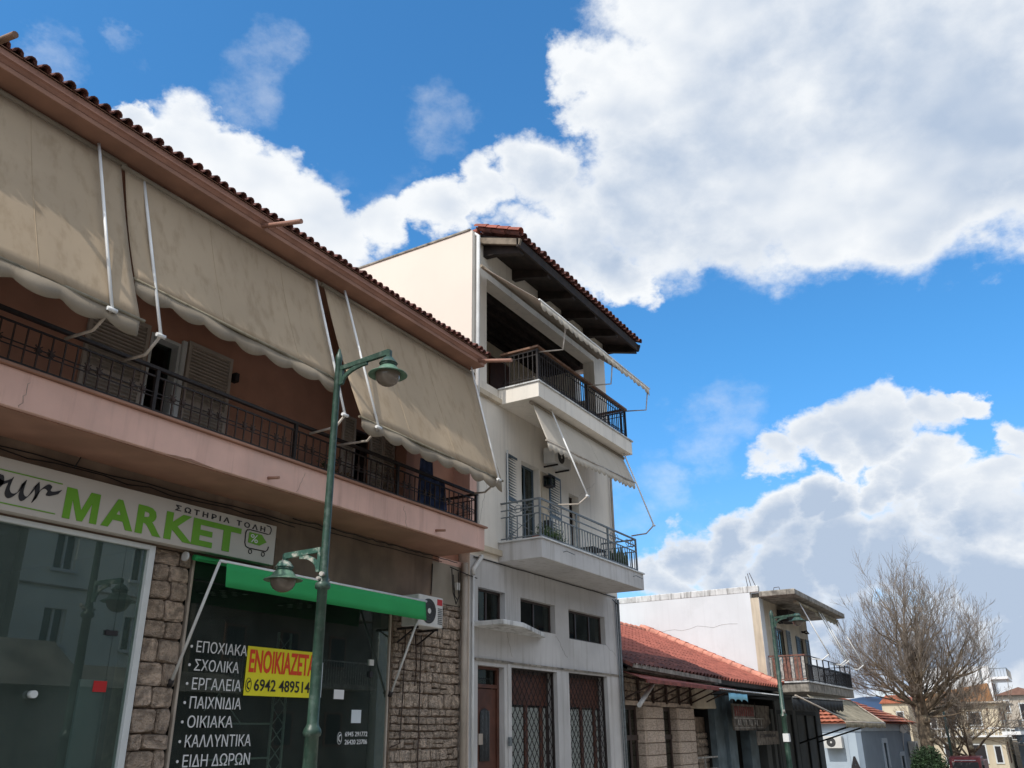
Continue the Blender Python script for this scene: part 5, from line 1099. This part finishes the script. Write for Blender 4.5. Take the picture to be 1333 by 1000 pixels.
fb_ = MB().box(-.012, .012, -.012, .012, 0, .55).mesh('baluster', 'iron_dark'); fp_ = MB().box(-.02, .02, -.02, .02, 0, .85).mesh('railing_post', 'iron_dark')
for i in range(50): piece('baluster', fb_, FR, (32.0 + i * .15, 7.3, 3.22))
for i in range(8): piece('railing_post', fp_, FR, (32.6 + i * .975, 7.3, 3.2))
for i in range(8): piece('baluster', fb_, FR, (39.45, 7.4 + i * .14, 3.22))
b = MB(); b.box(32.3, 33.9, 8.2, 8.3, 3.2, 3.85); b.build('rear_panel', 'rail_rust', B4)
# awning arms without their cloth and the small hanging shades
G4 = 'white folding awning arms on the corner balcony'
for i, (x, lab) in enumerate(((32.79, 'nearest'), (35.82, 'second'), (36.32, 'third'), (39.24, 'farthest'))):
    ends = [((x, 7.47, 5.96), (x, 6.68, 4.1), (x, 6.92, 3.93), (x, 7.3, 3.98))][0]
    t = thing('awning', lab + ' white folding awning frame without cloth on the corner balcony', 'awning frame', ends[0], G4)
    MB().tube([ends[0], ends[1]], .022, 6).build('arm_rod', 'awning_metal', t); MB().tube([ends[1], ends[2], ends[3]], .022, 6).build('elbow_arm', 'awning_metal', t)
ra = thing('awning', 'rolled up brown awning under the roof slab of the corner balcony', 'awning', (35, 7.5, 5.9))
MB().tube([(32.3, 7.5, 5.93), (39.4, 7.5, 5.93)], .06, 8).build('roller', 'old_cloth', ra)
b = MB(); b.grid(lambda u, v: (35.2 + 4.1 * u, 7.5 - .05 * v, 5.9 - (.22 - .05 * abs(math.sin(u * 20))) * v), 60, 1).build('valance', 'old_cloth', ra, thick=.005)
sh = thing('satellite_box', 'dark box fixed high on the wall under the roof slab by the far street lamp', 'box', (34.0, 8.2, 5.4))
b = MB(); b.box(33.6, 34.7, 8.1, 8.5, 5.42, 5.85); b.build('casing', 'iron_dark', sh)
for x, z in ((33.1, 5.35), (37.1, 5.32)): tag(MB().tube([(x, 8.5, z), (x, 8.3, z + .06), (x + .1, 8.25, z - .05), (x - .08, 8.3, z - .06), (x, 8.5, z + .05)], .03, 6).build('wall_lamp', 'iron_dark'), ('curly iron wall lamp above the left balcony door' if x < 35 else 'curly iron wall lamp above the right balcony door'), 'wall lamp')
# ground floor of the corner house: dark metal shutters
b = MB(); b.box(31.4, X1, 8.5, 8.8, 2.3, 2.9).box(31.4, 31.8, 8.5, 8.8, -1.6, 2.3).box(34.0, 34.4, 8.5, 8.8, -1.8, 2.3).box(37.6, X1, 8.5, 8.8, -1.8, 2.3); b.build('ground_wall', 'grey_panel', B4)
for (x0, x1) in ((31.8, 34.0), (34.4, 37.6)):
    f = MB().box(x0, x0 + .12, 8.5, 8.56, -1.7, 2.3).box(x1 - .12, x1, 8.5, 8.56, -1.7, 2.3).box(x0 + .12, x1 - .12, 8.5, 8.56, 2.16, 2.3).build('door_frame', 'black_paint', B4)
    MB().box(x0 + .12, (x0 + x1) / 2 - .04, 8.57, 8.60, -1.7, 2.16).box((x0 + x1) / 2 + .04, x1 - .12, 8.57, 8.60, -1.7, 2.16).build('door_panel', 'grey_panel', f); MB().box((x0 + x1) / 2 - .04, (x0 + x1) / 2 + .04, 8.5, 8.56, -1.7, 2.16).build('mullion', 'black_paint', f)
# dirty shop awning under that balcony
oa = thing('awning', 'dirty olive shop awning with frayed edge stretched out under the corner balcony', 'awning', (35, 6.6, 2.4))
def oap(u, v): return (31.6 + 7.2 * u - 1.9 * v - .0 * u, 7.35 - 1.5 * v, 2.74 - .88 * v - .04 * math.sin(math.pi * v) + .015 * math.sin(u * 30) * v)
b = MB(); b.grid(oap, 60, 8); b.build('fabric', 'old_cloth', oa, thick=.005)
b = MB(); b.grid(lambda u, v: (oap(u, 1)[0], oap(u, 1)[1] - .01, oap(u, 1)[2] - (.20 - .03 * abs(math.sin(u * 70)) - .03 * random.Random(int(u * 120)).random()) * v), 120, 1); b.build('valance', 'old_cloth', oa, thick=.004)
MB().tube([oap(0, 1), oap(1, 1)], .025, 6).build('front_bar', 'pvc_pipe', oa)
for u in (.35, .75): MB().tube([oap(u, 1), (oap(u, 1)[0] + 1.9, 8.4, 1.2)], .03, 6).build('support_arm', 'black_paint', oa)
MB().tube([oap(1.0, .02), oap(1.0, .98)], .03, 6).build('side_arm', 'pvc_pipe', oa); MB().tube([(27.2, 6.66, 2.58), (30.0, 5.9, 1.92)], .025, 6).build('side_arm', 'pvc_pipe', oa)
# ------------------------------------------------------------------ light blue house with orange roof
B5 = thing('house', 'low light blue house with orange tiled roof beyond the corner balcony', 'building', (60, 10, -2))
X0, X1, F = 54.5, 73.4, 10.0
b = MB(); b.box(X0, X0 + .3, F + .301, 22, -2.2, 1.56); b.build('side_wall', 'light_blue_wall', B5)
HB = [(60.9, 62.3, -.55, 1.0), (67.0, 68.6, -2.2, .1)]
b = MB(); wall_with_holes(b, X0, X1, F, F + .3, -2.2, 1.56, HB); b.build('front_wall', 'blue_grey_shade_wall', B5)  # same wall as the side, shade put into its darker blue
b = MB(); b.box(X0 - .06, X0 + .3, F - .06, 22.05, 1.562, 1.99).box(X0 + .3, X1 + .06, F - .06, F + .3, 1.562, 1.99); b.build('frieze', 'light_blue_wall', B5)
b = MB(); b.box(X1 - .3, X1, F + .301, 22, -2.2, 1.9).box(X0, X1, 21.7, 22, -2.2, 1.5); b.build('rear_wall', 'blue_grey_shade_wall', B5)
b = MB(); b.box(55, 73, 12, 12.1, -2.2, 1.9); b.build('inner_wall', 'dark_room', B5)
b = MB(); b.box(X0 - .05, X0 - .001, 10.75, 10.95, -2.0, 1.56); b.build('pilaster', 'light_blue_wall', B5)
for (x0, x1, z0, z1) in HB:
    f = win(x0 + .2, x1 - .2, z0, z1 - .16, [], 'alu_white', B5, 10.1, name='window', w=.08)
    b = MB(); b.box(x0 - .25, x0 + .18, F - .06, F - .001, z0, z1 + .15).box(x1 - .18, x1 + .25, F - .06, F - .001, z0, z1 + .15).box(x0 + .18, x1 - .18, F - .06, F - .001, z1 - .12, z1 + .15); b.build('surround', 'light_blue_wall', f)
ex0, ex1, ey0, ey1 = X0 - .4, X1 + .4, F - .45, 22.4; zr = 4.7; ze = 1.995; RX = 4.6; RY = 16.0
b = MB(); b.add([(ex0, ey0, ze), (ex1, ey0, ze), (ex1, ey1, ze), (ex0, ey1, ze), (ex0 + RX, RY, zr), (ex1 - 6, RY, zr)], [(0, 1, 5, 4), (1, 2, 5), (2, 3, 4, 5), (3, 0, 4), (0, 3, 2, 1)]); b.build('roof_deck', 'clay_orange', B5)
b = MB(); s5 = (zr - ze) / (RY - ey0)
nrow = 14
for r in range(nrow):                                     # rows of curved tiles, each row a wavy lip
    h = (RY - ey0) / nrow; y = ey0 - .03 + r * h; z = ze + .03 + (y - ey0) * s5; t_ = r / nrow; xa = ex0 + RX * t_; xb = ex1 - 6 * t_
    n_ = int((xb - xa) / .09)
    b.grid(lambda u, v: (xa + (xb - xa) * u, y + h * 1.04 * v, z + h * 1.04 * v * s5 + .05 * abs(math.sin(u * (xb - xa) * math.pi / .3)) + .07 * (1 - v)), n_, 1)
    n2_ = max(8, int((12 - 12 * t_) / .1)); X_a = ex0 - .03 + r * RX / nrow; ya = ey0 + (RY - ey0) * t_; yb = ey1 - (ey1 - RY) * t_
    b.grid(lambda u, v: (X_a + RX / nrow * 1.04 * v, ya + (yb - ya) * u, ze + .03 + (X_a + RX / nrow * 1.04 * v - ex0) * (zr - ze) / RX + .05 * abs(math.sin(u * (yb - ya) * math.pi / .3)) + .07 * (1 - v)), n2_, 1)
b.build('tile_field', 'clay_orange', B5, kind='stuff', fix=False, thick=.02)
ac_unit('white air conditioner on the sunlit side wall of the light blue house', 53.9, 54.45, 10.98, 11.95, .70, 1.32, 'x', 11.55)
ac_unit('white air conditioner on the shaded front of the light blue house', 71.0, 72.3, 9.45, 9.95, -.15, .85)
sd = thing('satellite_dish', 'small white satellite dish on the eave of the light blue house', 'satellite dish', (68.7, 9.8, 1.6))
MB().tube([(68.6, 9.72, 1.68), (68.66, 9.78, 1.70)], .30, 18).build('dish', 'vinyl_white', sd)
MB().tube([(68.7, 9.8, 1.65), (68.7, 9.9, .9), (68.9, 9.98, .3)], .025, 5).build('pole', 'vinyl_white', sd)
tag_a = thing('shop_sign', 'large black letter A fixed on the sunlit side wall of the light blue house', 'sign', (54.45, 10.5, -.9))
me = text_mesh('A', 1.0, .03, .03); me.name = 'letter'; O = org(tag_a)
for v in me.vertices: v.co = Vector((54.42 - v.co.z, 10.80 - v.co.x * .85, -.55 + v.co.y * 1.15)) - O
me.materials.clear(); me.materials.append(MATS['print_black']); o_ = bpy.data.objects.new('letter', me); COL.objects.link(o_); o_.parent = tag_a
# ------------------------------------------------------------------ bare plane tree
def tree(label, base, trunk_h, trunk_r, limbs, levels, top, seed, spread, twigr=.016, lean=(0, 0), name='plane_tree', leaves=0):
    r = random.Random(seed); t = thing(name, label, 'tree', base)
    B = Vector(base); fork = B + Vector((lean[0], lean[1], trunk_h))
    tk = MB(); tk.tube([B + Vector((0, 0, -.3)), B + Vector((0, 0, .4)), B.lerp(fork, .45) + Vector((.08, .05, 0)), fork - Vector((0, 0, .3)), fork + Vector((0, 0, .35))], [trunk_r * 1.5, trunk_r * 1.1, trunk_r, trunk_r * 1.05, trunk_r * .8], 14)
    for k in range(14):                                   # burls on the old pollarded trunk
        a = r.uniform(0, 6.28); z = r.uniform(.5, trunk_h); p = B.lerp(fork, z / trunk_h) + Vector((math.cos(a), math.sin(a), 0)) * trunk_r * .85; s = r.uniform(.12, .3)
        tk.lathe([(0, -s), (s * .8, -s * .5), (s, 0), (s * .75, s * .6), (0, s)], p, 8)
    tk.build('trunk', 'bark', t); lb = MB(); tw = MB(); lf = MB()
    def grow(p, d, L, rad, lev):
        n = 4 if lev < 2 else 3; pts = [p]; rs_ = [rad]; q = p; dd = d.normalized()
        for i in range(n):
            up = .16 if lev > 1 else .08
            dd = (dd + Vector((r.gauss(0, .13), r.gauss(0, .13), up + r.gauss(0, .07)))).normalized(); q = q + dd * L / n; pts.append(q); rs_.append(rad * (1 - .62 * (i + 1) / n))
        (lb if lev < 2 else tw).tube(pts, [max(v, twigr * .6) for v in rs_], 6 if lev < 2 else 3, cap=False)
        if leaves and lev >= levels - 1:
            for k in range(leaves):
                c = pts[-1].lerp(pts[-2], r.random()) + Vector((r.gauss(0, .05), r.gauss(0, .05), r.gauss(0, .05))); a = Vector((r.gauss(0, 1), r.gauss(0, 1), r.gauss(0, 1))).normalized() * .06; w = a.cross(Vector((r.gauss(0, 1), r.gauss(0, 1), r.gauss(0, 1)))).normalized() * .03
                lf.add([c, c + a * .5 + w, c + a, c + a * .5 - w], [(0, 1, 2, 3)])
        if lev >= levels: return
        k = {0: 7, 1: 5, 2: 4, 3: 4}.get(lev, 4)
        for i in range(k):
            s = r.uniform(.42 if lev == 0 else .2, 1.0) if i else 1.0; j = min(n - 1, int(s * n)); f = s * n - j; o = pts[j].lerp(pts[min(j + 1, n)], min(1, f))
            ax = dd.cross(Vector((r.gauss(0, 1), r.gauss(0, 1), r.gauss(0, 1)))).normalized(); ang = R(r.uniform(18, 50) if i else r.uniform(0, 14)); nd = Matrix.Rotation(ang, 3, ax) @ dd
            rj = rad * (1 - .62 * s); grow(o, nd, L * r.uniform(.48, .68), max(twigr, rj * .55), lev + 1)
    for (az, el, L, rr) in limbs:
        grow(fork + Vector((0, 0, r.uniform(-1.3, .3))), Vector((math.cos(R(az)) * math.cos(R(el)), math.sin(R(az)) * math.cos(R(el)), math.sin(R(el)))), L, rr, 0)
    cr = lb.build('limbs', 'bark', t, fix=False); tw.build('crown', 'twig', t, fix=False, kind='stuff')
    if leaves: lf.build('dry_leaves', 'dead_leaf', t, fix=False, kind='stuff')
    return t
rl = random.Random(21); limbs = [(90, 87, 4.9, .24), (250, 77, 4.4, .20), (20, 72, 4.2, .18), (130, 70, 4.1, .18), (310, 68, 4.0, .18)]
for i in range(13): limbs.append((i * 137.5 + rl.uniform(-14, 14), rl.uniform(24, 58), rl.uniform(2.7, 3.4), rl.uniform(.11, .17)))
limbs += [(-88, 36, 4.1, .18), (-80, 26, 3.8, .15), (-100, 46, 3.8, .15), (-60, 5, 2.6, .09), (80, 5, 2.6, .09), (160, 8, 2.6, .09), (250, 0, 2.4, .08)]
tree('large bare plane tree with knobbly pollarded trunk beyond the light blue house', (62, 7.5, -2.03), 5.5, .38, limbs, 4, 11.6, 4, 1, .009, lean=(.2, .15))
rl = random.Random(33)
tree('smaller bare tree with some dry leaves in front of the yellow house', (70, 5.9, -2.03), 2.6, .2, [(i * 60 + rl.uniform(-20, 20), rl.uniform(10, 60), rl.uniform(2.4, 3.0), .09) for i in range(8)], 3, 5, 9, 1, .016, name='street_tree', leaves=2)
rl = random.Random(35)
tree('slender bare tree close behind the red truck', (74, 7.3, -2.03), 2.4, .16, [(i * 72 + rl.uniform(-20, 20), rl.uniform(20, 70), rl.uniform(2.0, 2.6), .08) for i in range(7)], 3, 5, 19, 1, .016, name='street_tree', leaves=1)
# hedge
hg = thing('hedge_bush', 'dark green rounded evergreen bush at the foot of the big tree', 'bush', (57, 7.1, -2.03)); rr = random.Random(8); b = MB(); sb = MB()
for i in range(9000):
    a = rr.uniform(0, 6.28); e = rr.uniform(0, 1.55); q = rr.uniform(.72, 1.0) * (1 + .10 * math.sin(a * 5 + e * 4)); c = Vector((57 + math.cos(a) * math.cos(e) ** .6 * 1.3 * q, 7.1 + math.sin(a) * math.cos(e) ** .6 * 1.1 * q, -1.6 + 2.15 * math.sin(e) * q if e > 0 else -1.6 + e))
    d = Vector((rr.gauss(0, 1), rr.gauss(0, 1), rr.gauss(0, 1))).normalized() * .10; w = d.cross(Vector((rr.gauss(0, 1), rr.gauss(0, 1), rr.gauss(0, 1)))).normalized() * .04; b.add([c, c + d * .5 + w, c + d, c + d * .5 - w], [(0, 1, 2, 3)])
sb.tube([(57, 7.1, -2.1), (57, 7.1, -.6)], [.15, .08], 8).build('trunk', 'bark', hg); MB().lathe([(.75, -1.9), (.95, -1.2), (.7, -.3), (.4, .2), (0, .35)], (57, 7.1, 0), 14).build('inner_foliage', 'hedge_green', hg); b.build('foliage', 'hedge_green', hg, fix=False)
# thin green pole
pl = thing('lamp_post', 'thin green street pole rising in front of the yellow house', 'pole', (68, 6.95, -2.03)); MB().tube([(68, 6.95, -2.03), (68, 6.95, .2), (68, 6.95, 2.85)], [.1, .08, .06], 10).build('pole', 'lamp_green', pl); MB().lathe([(0, .1), (.06, .08), (.09, 0), (0, 0)], (68, 6.95, 2.85), 10).build('cap', 'lamp_green', pl)
# ------------------------------------------------------------------ red truck
tr = thing('truck', 'dark red truck parked below the bare trees', 'truck', (67, 6, -2.03))
x0, x1, y0, y1 = 66.0, 68.2, 5.15, 7.0
b = MB(); b.prism([(x0, -1.55), (x0 - .05, -.95), (x0 + .25, -.30), (x0 + .45, -.05), (x1, -.0), (x1, -1.55)], 'y', y0, y1); cabo = b.build('cab', 'truck_red', tr, bevel=.06)
b = MB(); b.add([(x0 + .02, y0 + .14, -.85), (x0 + .02, y1 - .14, -.85), (x0 + .245, y1 - .18, -.34), (x0 + .245, y0 + .18, -.34), (x0 - .02, y0 + .14, -.85), (x0 - .02, y1 - .14, -.85), (x0 + .205, y1 - .18, -.34), (x0 + .205, y0 + .18, -.34)], [(0, 1, 2, 3), (7, 6, 5, 4), (0, 4, 5, 1), (1, 5, 6, 2), (2, 6, 7, 3), (3, 7, 4, 0)]); b.build('windscreen', 'print_black', cabo)
MB().box(x0 + .28, x0 + .33, y0 + .3, y1 - .3, -.32, -.22).build('sun_visor', 'paper', cabo)
MB().box(x0 + .5, x1 - .4, y0 - .01, y0 - .002, -.8, -.3).build('side_window', 'print_black', cabo)
for y in (y0 + .2, y1 - .42): MB().box(x0 - .06, x0, y, y + .22, -1.4, -1.25).build('headlight', 'vinyl_white', cabo)
MB().box(x1 + .05, 72.0, y0 + .02, y1 - .02, -1.3, -.3).build('cargo_bed', 'truck_red', tr, bevel=.03); MB().box(x0 + .2, 72, y0 + .5, y1 - .5, -1.7, -1.3).build('chassis', 'rubber', tr)
for x in (66.9, 70.8):
    for y in (y0 + .12, y1 - .12):
        w = MB().tube([(x, y - .12, -1.62), (x, y + .12, -1.62)], .41, 20).build('wheel', 'rubber', tr); MB().tube([(x, y - .125, -1.62), (x, y + .125, -1.62)], .2, 14).build('rim', 'pvc_pipe', w)
b = MB(); b.box(x0 + .02, x0 + .14, y0 - .16, y0 - .03, -.75, -.5).box(x0 + .02, x0 + .14, y1 + .03, y1 + .16, -.75, -.5); b.build('mirror', 'rubber', cabo)
# ------------------------------------------------------------------ far houses
def far_house(name, label, x0, x1, y0, y1, z0, z1, wallm, wins=(), balc=(), side_wins=(), roof=None):
    t = thing(name, label, 'building', ((x0 + x1) / 2, (y0 + y1) / 2, z0))
    b = MB(); b.box(x0, x1, y0, y1, z0, z1); b.build('wall', wallm, t)
    for (ya, yb, za, zb) in side_wins:                    # on the near face X = x0
        f = MB().box(x0 - .06, x0 - .002, ya, yb, za, zb).build('window', 'alu_white', t); MB().box(x0 - .065, x0 - .06, ya + .1, yb - .1, za + .1, zb - .1).build('pane', 'print_black', f)
    for (xa, xb, za, zb) in wins:
        f = MB().box(xa, xb, y0 - .06, y0 - .002, za, zb).build('window', 'far_brown', t); MB().box(xa + .1, xb - .1, y0 - .065, y0 - .06, za + .1, zb - .1).build('pane', 'print_black', f)
    for (xa, xb, dpt, z) in balc:
        s = MB().box(xa, xb, y0 - dpt, y0 - .002, z, z + .25).build('balcony', 'far_white', t); b = MB().bar((xa, y0 - dpt + .03, z + 1.1), (xb, y0 - dpt + .03, z + 1.1), .06)
        for k in range(int((xb - xa) / .3)): b.box(xa + k * .3, xa + k * .3 + .03, y0 - dpt + .02, y0 - dpt + .05, z + .25, z + 1.1)
        for k in range(int(dpt / .3)): b.box(xa, xa + .03, y0 - dpt + k * .3, y0 - dpt + k * .3 + .03, z + .25, z + 1.1)
        b.box(xa, xa + .04, y0 - dpt, y0, z + 1.06, z + 1.12); b.build('railing', 'iron_grey', s)
    return t
y = far_house('house', 'pale yellow two storey house behind the bare trees', 85, 97, 4.6, 10.6, -2.03, 3.6, 'yellow_wall', [(87, 88.2, 1.9, 3.2), (91, 92.2, 1.9, 3.2), (87.5, 88.7, -1, .6)], [(84.6, 92, 1.3, 1.15)], [(5.9, 7.0, 1.85, 2.95), (9.3, 9.9, 1.6, 2.8), (7.8, 8.6, 1.9, 2.9), (6.0, 7.2, -1.0, .5), (8.3, 9.2, -1.2, .6), (4.9, 5.5, -1.0, .4)])
b = MB(); b.box(84.6, 97.3, 3.9, 10.9, 3.60, 3.72); b.build('roof_edge', 'far_beige', y); b = MB(); b.add([(84.7, 4.9, 3.74), (84.7, 10.7, 3.74), (88.5, 10.5, 4.3), (88.5, 9.7, 4.9), (88.5, 5.2, 5.25), (84.9, 4.9, 3.8)], [(0, 1, 2, 3, 4)]); 
b = MB(); b.prism([(4.9, 3.722), (10.7, 3.722), (10.2, 4.35), (5.1, 5.2)], 'x', 86.0, 88.0); b.build('attic_wall', 'ochre_brown', y)
b = MB(); b.box(84.63, 84.69, 4.0, 10.0, 1.62, 1.72); 
for k in range(20): b.box(84.64, 84.68, 4.0 + k * .3, 4.04 + k * .3, 1.1, 1.62)
b.box(84.5, 85.0, 4.0, 10.4, 1.0, 1.12); b.build('terrace_railing', 'far_white', y)
yw = far_house('house', 'tall white house with a cantilevered roof terrace behind the yellow house', 110, 122, 6.05, 13, -2.03, 7.95, 'far_white', [(111, 112, 4.6, 6.2), (114, 115, 4.6, 6.2), (111, 112, 1.6, 3.2)], [(110, 119, 1.7, 6.55), (110, 119, 1.5, 3.2)], [])
b = MB(); b.box(112, 119, 4.35, 4.5, 6.802, 7.6).box(112.8, 113.3, 4.34, 4.36, 6.9, 7.5); b.build('terrace_parapet', 'far_beige', yw)
b = MB(); b.tube([(109.95, 6.9, 8.6), (109.95, 6.9, 3)], .09, 6); b.build('chimney_pipe', 'iron_grey', yw)
far_house('house', 'small far yellow house with red roof seen through the left side of the tree', 95, 102, 12.75, 15.1, -2.03, 4.0, 'yellow_wall', [], [], [(13.2, 13.9, 2.4, 3.3)])
o_ = [o for o in bpy.data.objects if o.get('label', '').startswith('small far yellow')][0]; b = MB(); b.prism([(12.55, 4.002), (15.3, 4.002), (14.6, 4.75), (13.2, 4.75)], 'x', 94.8, 102.2); b.build('roof', 'clay_orange', o_)
fr = far_house('house', 'far beige house with brown balconies at the right picture edge', 100, 112, 1.6, 5.2, -2.03, 4.6, 'far_beige', [(101, 102.5, 2.4, 4), (104, 105.5, 2.4, 4), (101, 102.5, -.6, 1)], [(100, 110, 1.3, 2.0), (100, 110, 1.3, -1.0)], [(4.3, 4.9, 3.0, 4.2), (2.2, 3.6, 2.3, 3.9), (4.2, 4.8, .6, 1.6), (2.0, 3.4, -.3, 1.4)])
b = MB(); b.prism([(1.0, 4.602), (5.5, 4.602), (3.3, 5.3)], 'x', 99.6, 112); b.build('roof', 'far_brown', fr)
far_house('house', 'far white house behind the beige one at the right picture edge', 118, 130, -3.0, 6.0, -2.03, 5.2, 'far_white', [], [], [(0, 1.2, 3, 4.4), (3, 4.2, 3, 4.4)])
far_house('house', 'blue grey house low at the right picture edge with a striped awning', 92, 99, .2, 4.0, -2.03, 1.7, 'blue_grey_shade_wall', [(93, 95, -1.5, .5)], [], [(1.0, 3.2, -1.4, .4)])
sa = thing('awning', 'white and grey striped awning on the blue grey house at the right edge', 'awning', (91, 3, .6)); b = MB(); b2_ = MB()
for k in range(10): (b if k % 2 else b2_).box(90.4, 91.9, 1.6 + k * .24, 1.84 + k * .24, .45 , .5)
b.build('pale_stripes', 'far_white', sa); b2_.build('grey_stripes', 'iron_grey', sa)
# ------------------------------------------------------------------ the other side of the street (seen mirrored in the shop windows)
OP = thing('house', 'plain white house across the street, seen mirrored in the left shop window', 'building', (18, -13, 0))
HO = [(16.6, 17.4, 6.9, 8.1), (16.6, 17.4, 4.5, 5.6), (19.6, 20.4, 6.9, 8.1), (19.6, 20.4, 4.5, 5.6)]
b = MB(); wall_with_holes(b, 15.6, 22, -11.3, -11.0, 0, 10.5, HO); b.box(15.6, 22, -18, -17.8, 0, 10.5).box(15.6, 15.9, -17.8, -11.3, 0, 10.5).box(21.7, 22, -17.8, -11.3, 0, 10.5); b.build('wall', 'opp_plaster', OP)
MB().box(15.4, 22.2, -18.2, -10.8, 10.502, 10.7).build('roof_slab', 'weathered_concrete', OP); MB().box(15.9, 21.7, -13.1, -13, 0, 10.5).build('inner_wall', 'dark_room', OP)
for (a, _, z, _2) in HO:
    f = MB().box(a, a + .08, -11.2, -11.1, z, z + 1.15).box(a + .36, a + .44, -11.2, -11.1, z, z + 1.15).box(a + .72, a + .8, -11.2, -11.1, z, z + 1.15).box(a - .1, a + .9, -11.0, -10.9, z - .12, z - .02).build('window', 'alu_white', OP); MB().box(a + .08, a + .72, -11.16, -11.15, z, z + 1.1).build('pane', 'window_glass', f)
MB().tube([(15.6, -10.95, 6.3), (22, -10.95, 6.3)], .04, 6).build('cornice', 'weathered_concrete', OP)
O2 = thing('house', 'low dark house with tiled gable across the street, seen mirrored in the shop window', 'building', (14, -8, 0))
MB().box(8.6, 22, -10.4, -6.6, 0, 3.0).build('wall', 'opp_dark', O2)
b = MB(); b.prism([(-6.3, 2.95), (-10.7, 2.95), (-8.5, 4.3)], 'x', 8.3, 15.6); b.prism([(-6.3, 2.95), (-10.7, 2.95), (-8.5, 3.7)], 'x', 15.602, 22.2); b.build('roof', 'opp_dark', O2)
def opp_house(label, x0, x1, y1, h, m, zs, xs):
    t = thing('house', label, 'building', ((x0 + x1) / 2, y1 - 4, 0)); MB().box(x0, x1, y1 - 8, y1, gz(x1), h).build('wall', m, t); MB().box(x0 - .2, x1 + .2, y1 - 8.2, y1 + .3, h + .002, h + .2).build('roof_slab', 'weathered_concrete', t)
    for a in xs:
        for z in zs:
            f = MB().box(a, a + 1.1, y1 + .002, y1 + .06, z, z + 1.4).build('window', 'far_brown', t); MB().box(a + .1, a + 1.0, y1 + .06, y1 + .065, z + .1, z + 1.3).build('pane', 'print_black', f)
    for z in zs[1:]:
        b = MB(); b.box(x0 + 1, x1 - 1, y1 + .07, y1 + 1.1, z - .9, z - .7); b.build('balcony', 'weathered_concrete', t); b = MB()
        for k in range(int((x1 - x0 - 2) / .16)): b.box(x0 + 1 + k * .16, x0 + 1.02 + k * .16, y1 + 1.04, y1 + 1.06, z - .7, z + .2)
        b.box(x0 + 1, x1 - 1, y1 + 1.02, y1 + 1.08, z + .2, z + .25); b.build('railing', 'old_white', t, kind='stuff')
opp_house('dark three storey house across the street, seen mirrored at the left', -8, 15.2, -10.8, 9.5, 'opp_dark', (1.2, 4.4, 7.2), (-5, -1, 3, 7, 11))
opp_house('dark balconied house across the street, seen mirrored in the second shop window', 22.5, 33, -10.8, 10.5, 'opp_dark', (1.2, 4.4, 7.4), (24, 27, 30))
opp_house('pale balconied house across the street, mirrored in the right shop pane', 33.5, 43, -10.8, 11, 'opp_plaster', (1.0, 4.2, 7.2), (35, 38, 41))
opp_house('dark plain house far along the other side of the street', 43.5, 58, -10.8, 10, 'opp_dark', (0.5, 3.6, 6.6), (45, 49, 53))
opp_house('brown flat roofed house at the far end of the other side of the street', 58.5, 80, -10.8, 9.5, 'opp_dark', (0, 3.2, 6.2), (61, 66, 71, 76))
opp_house('plain cream house across the street behind the camera', -24, -9, -10.8, 8, 'opp_plaster', (1.2, 4.4), (-21, -17, -13))
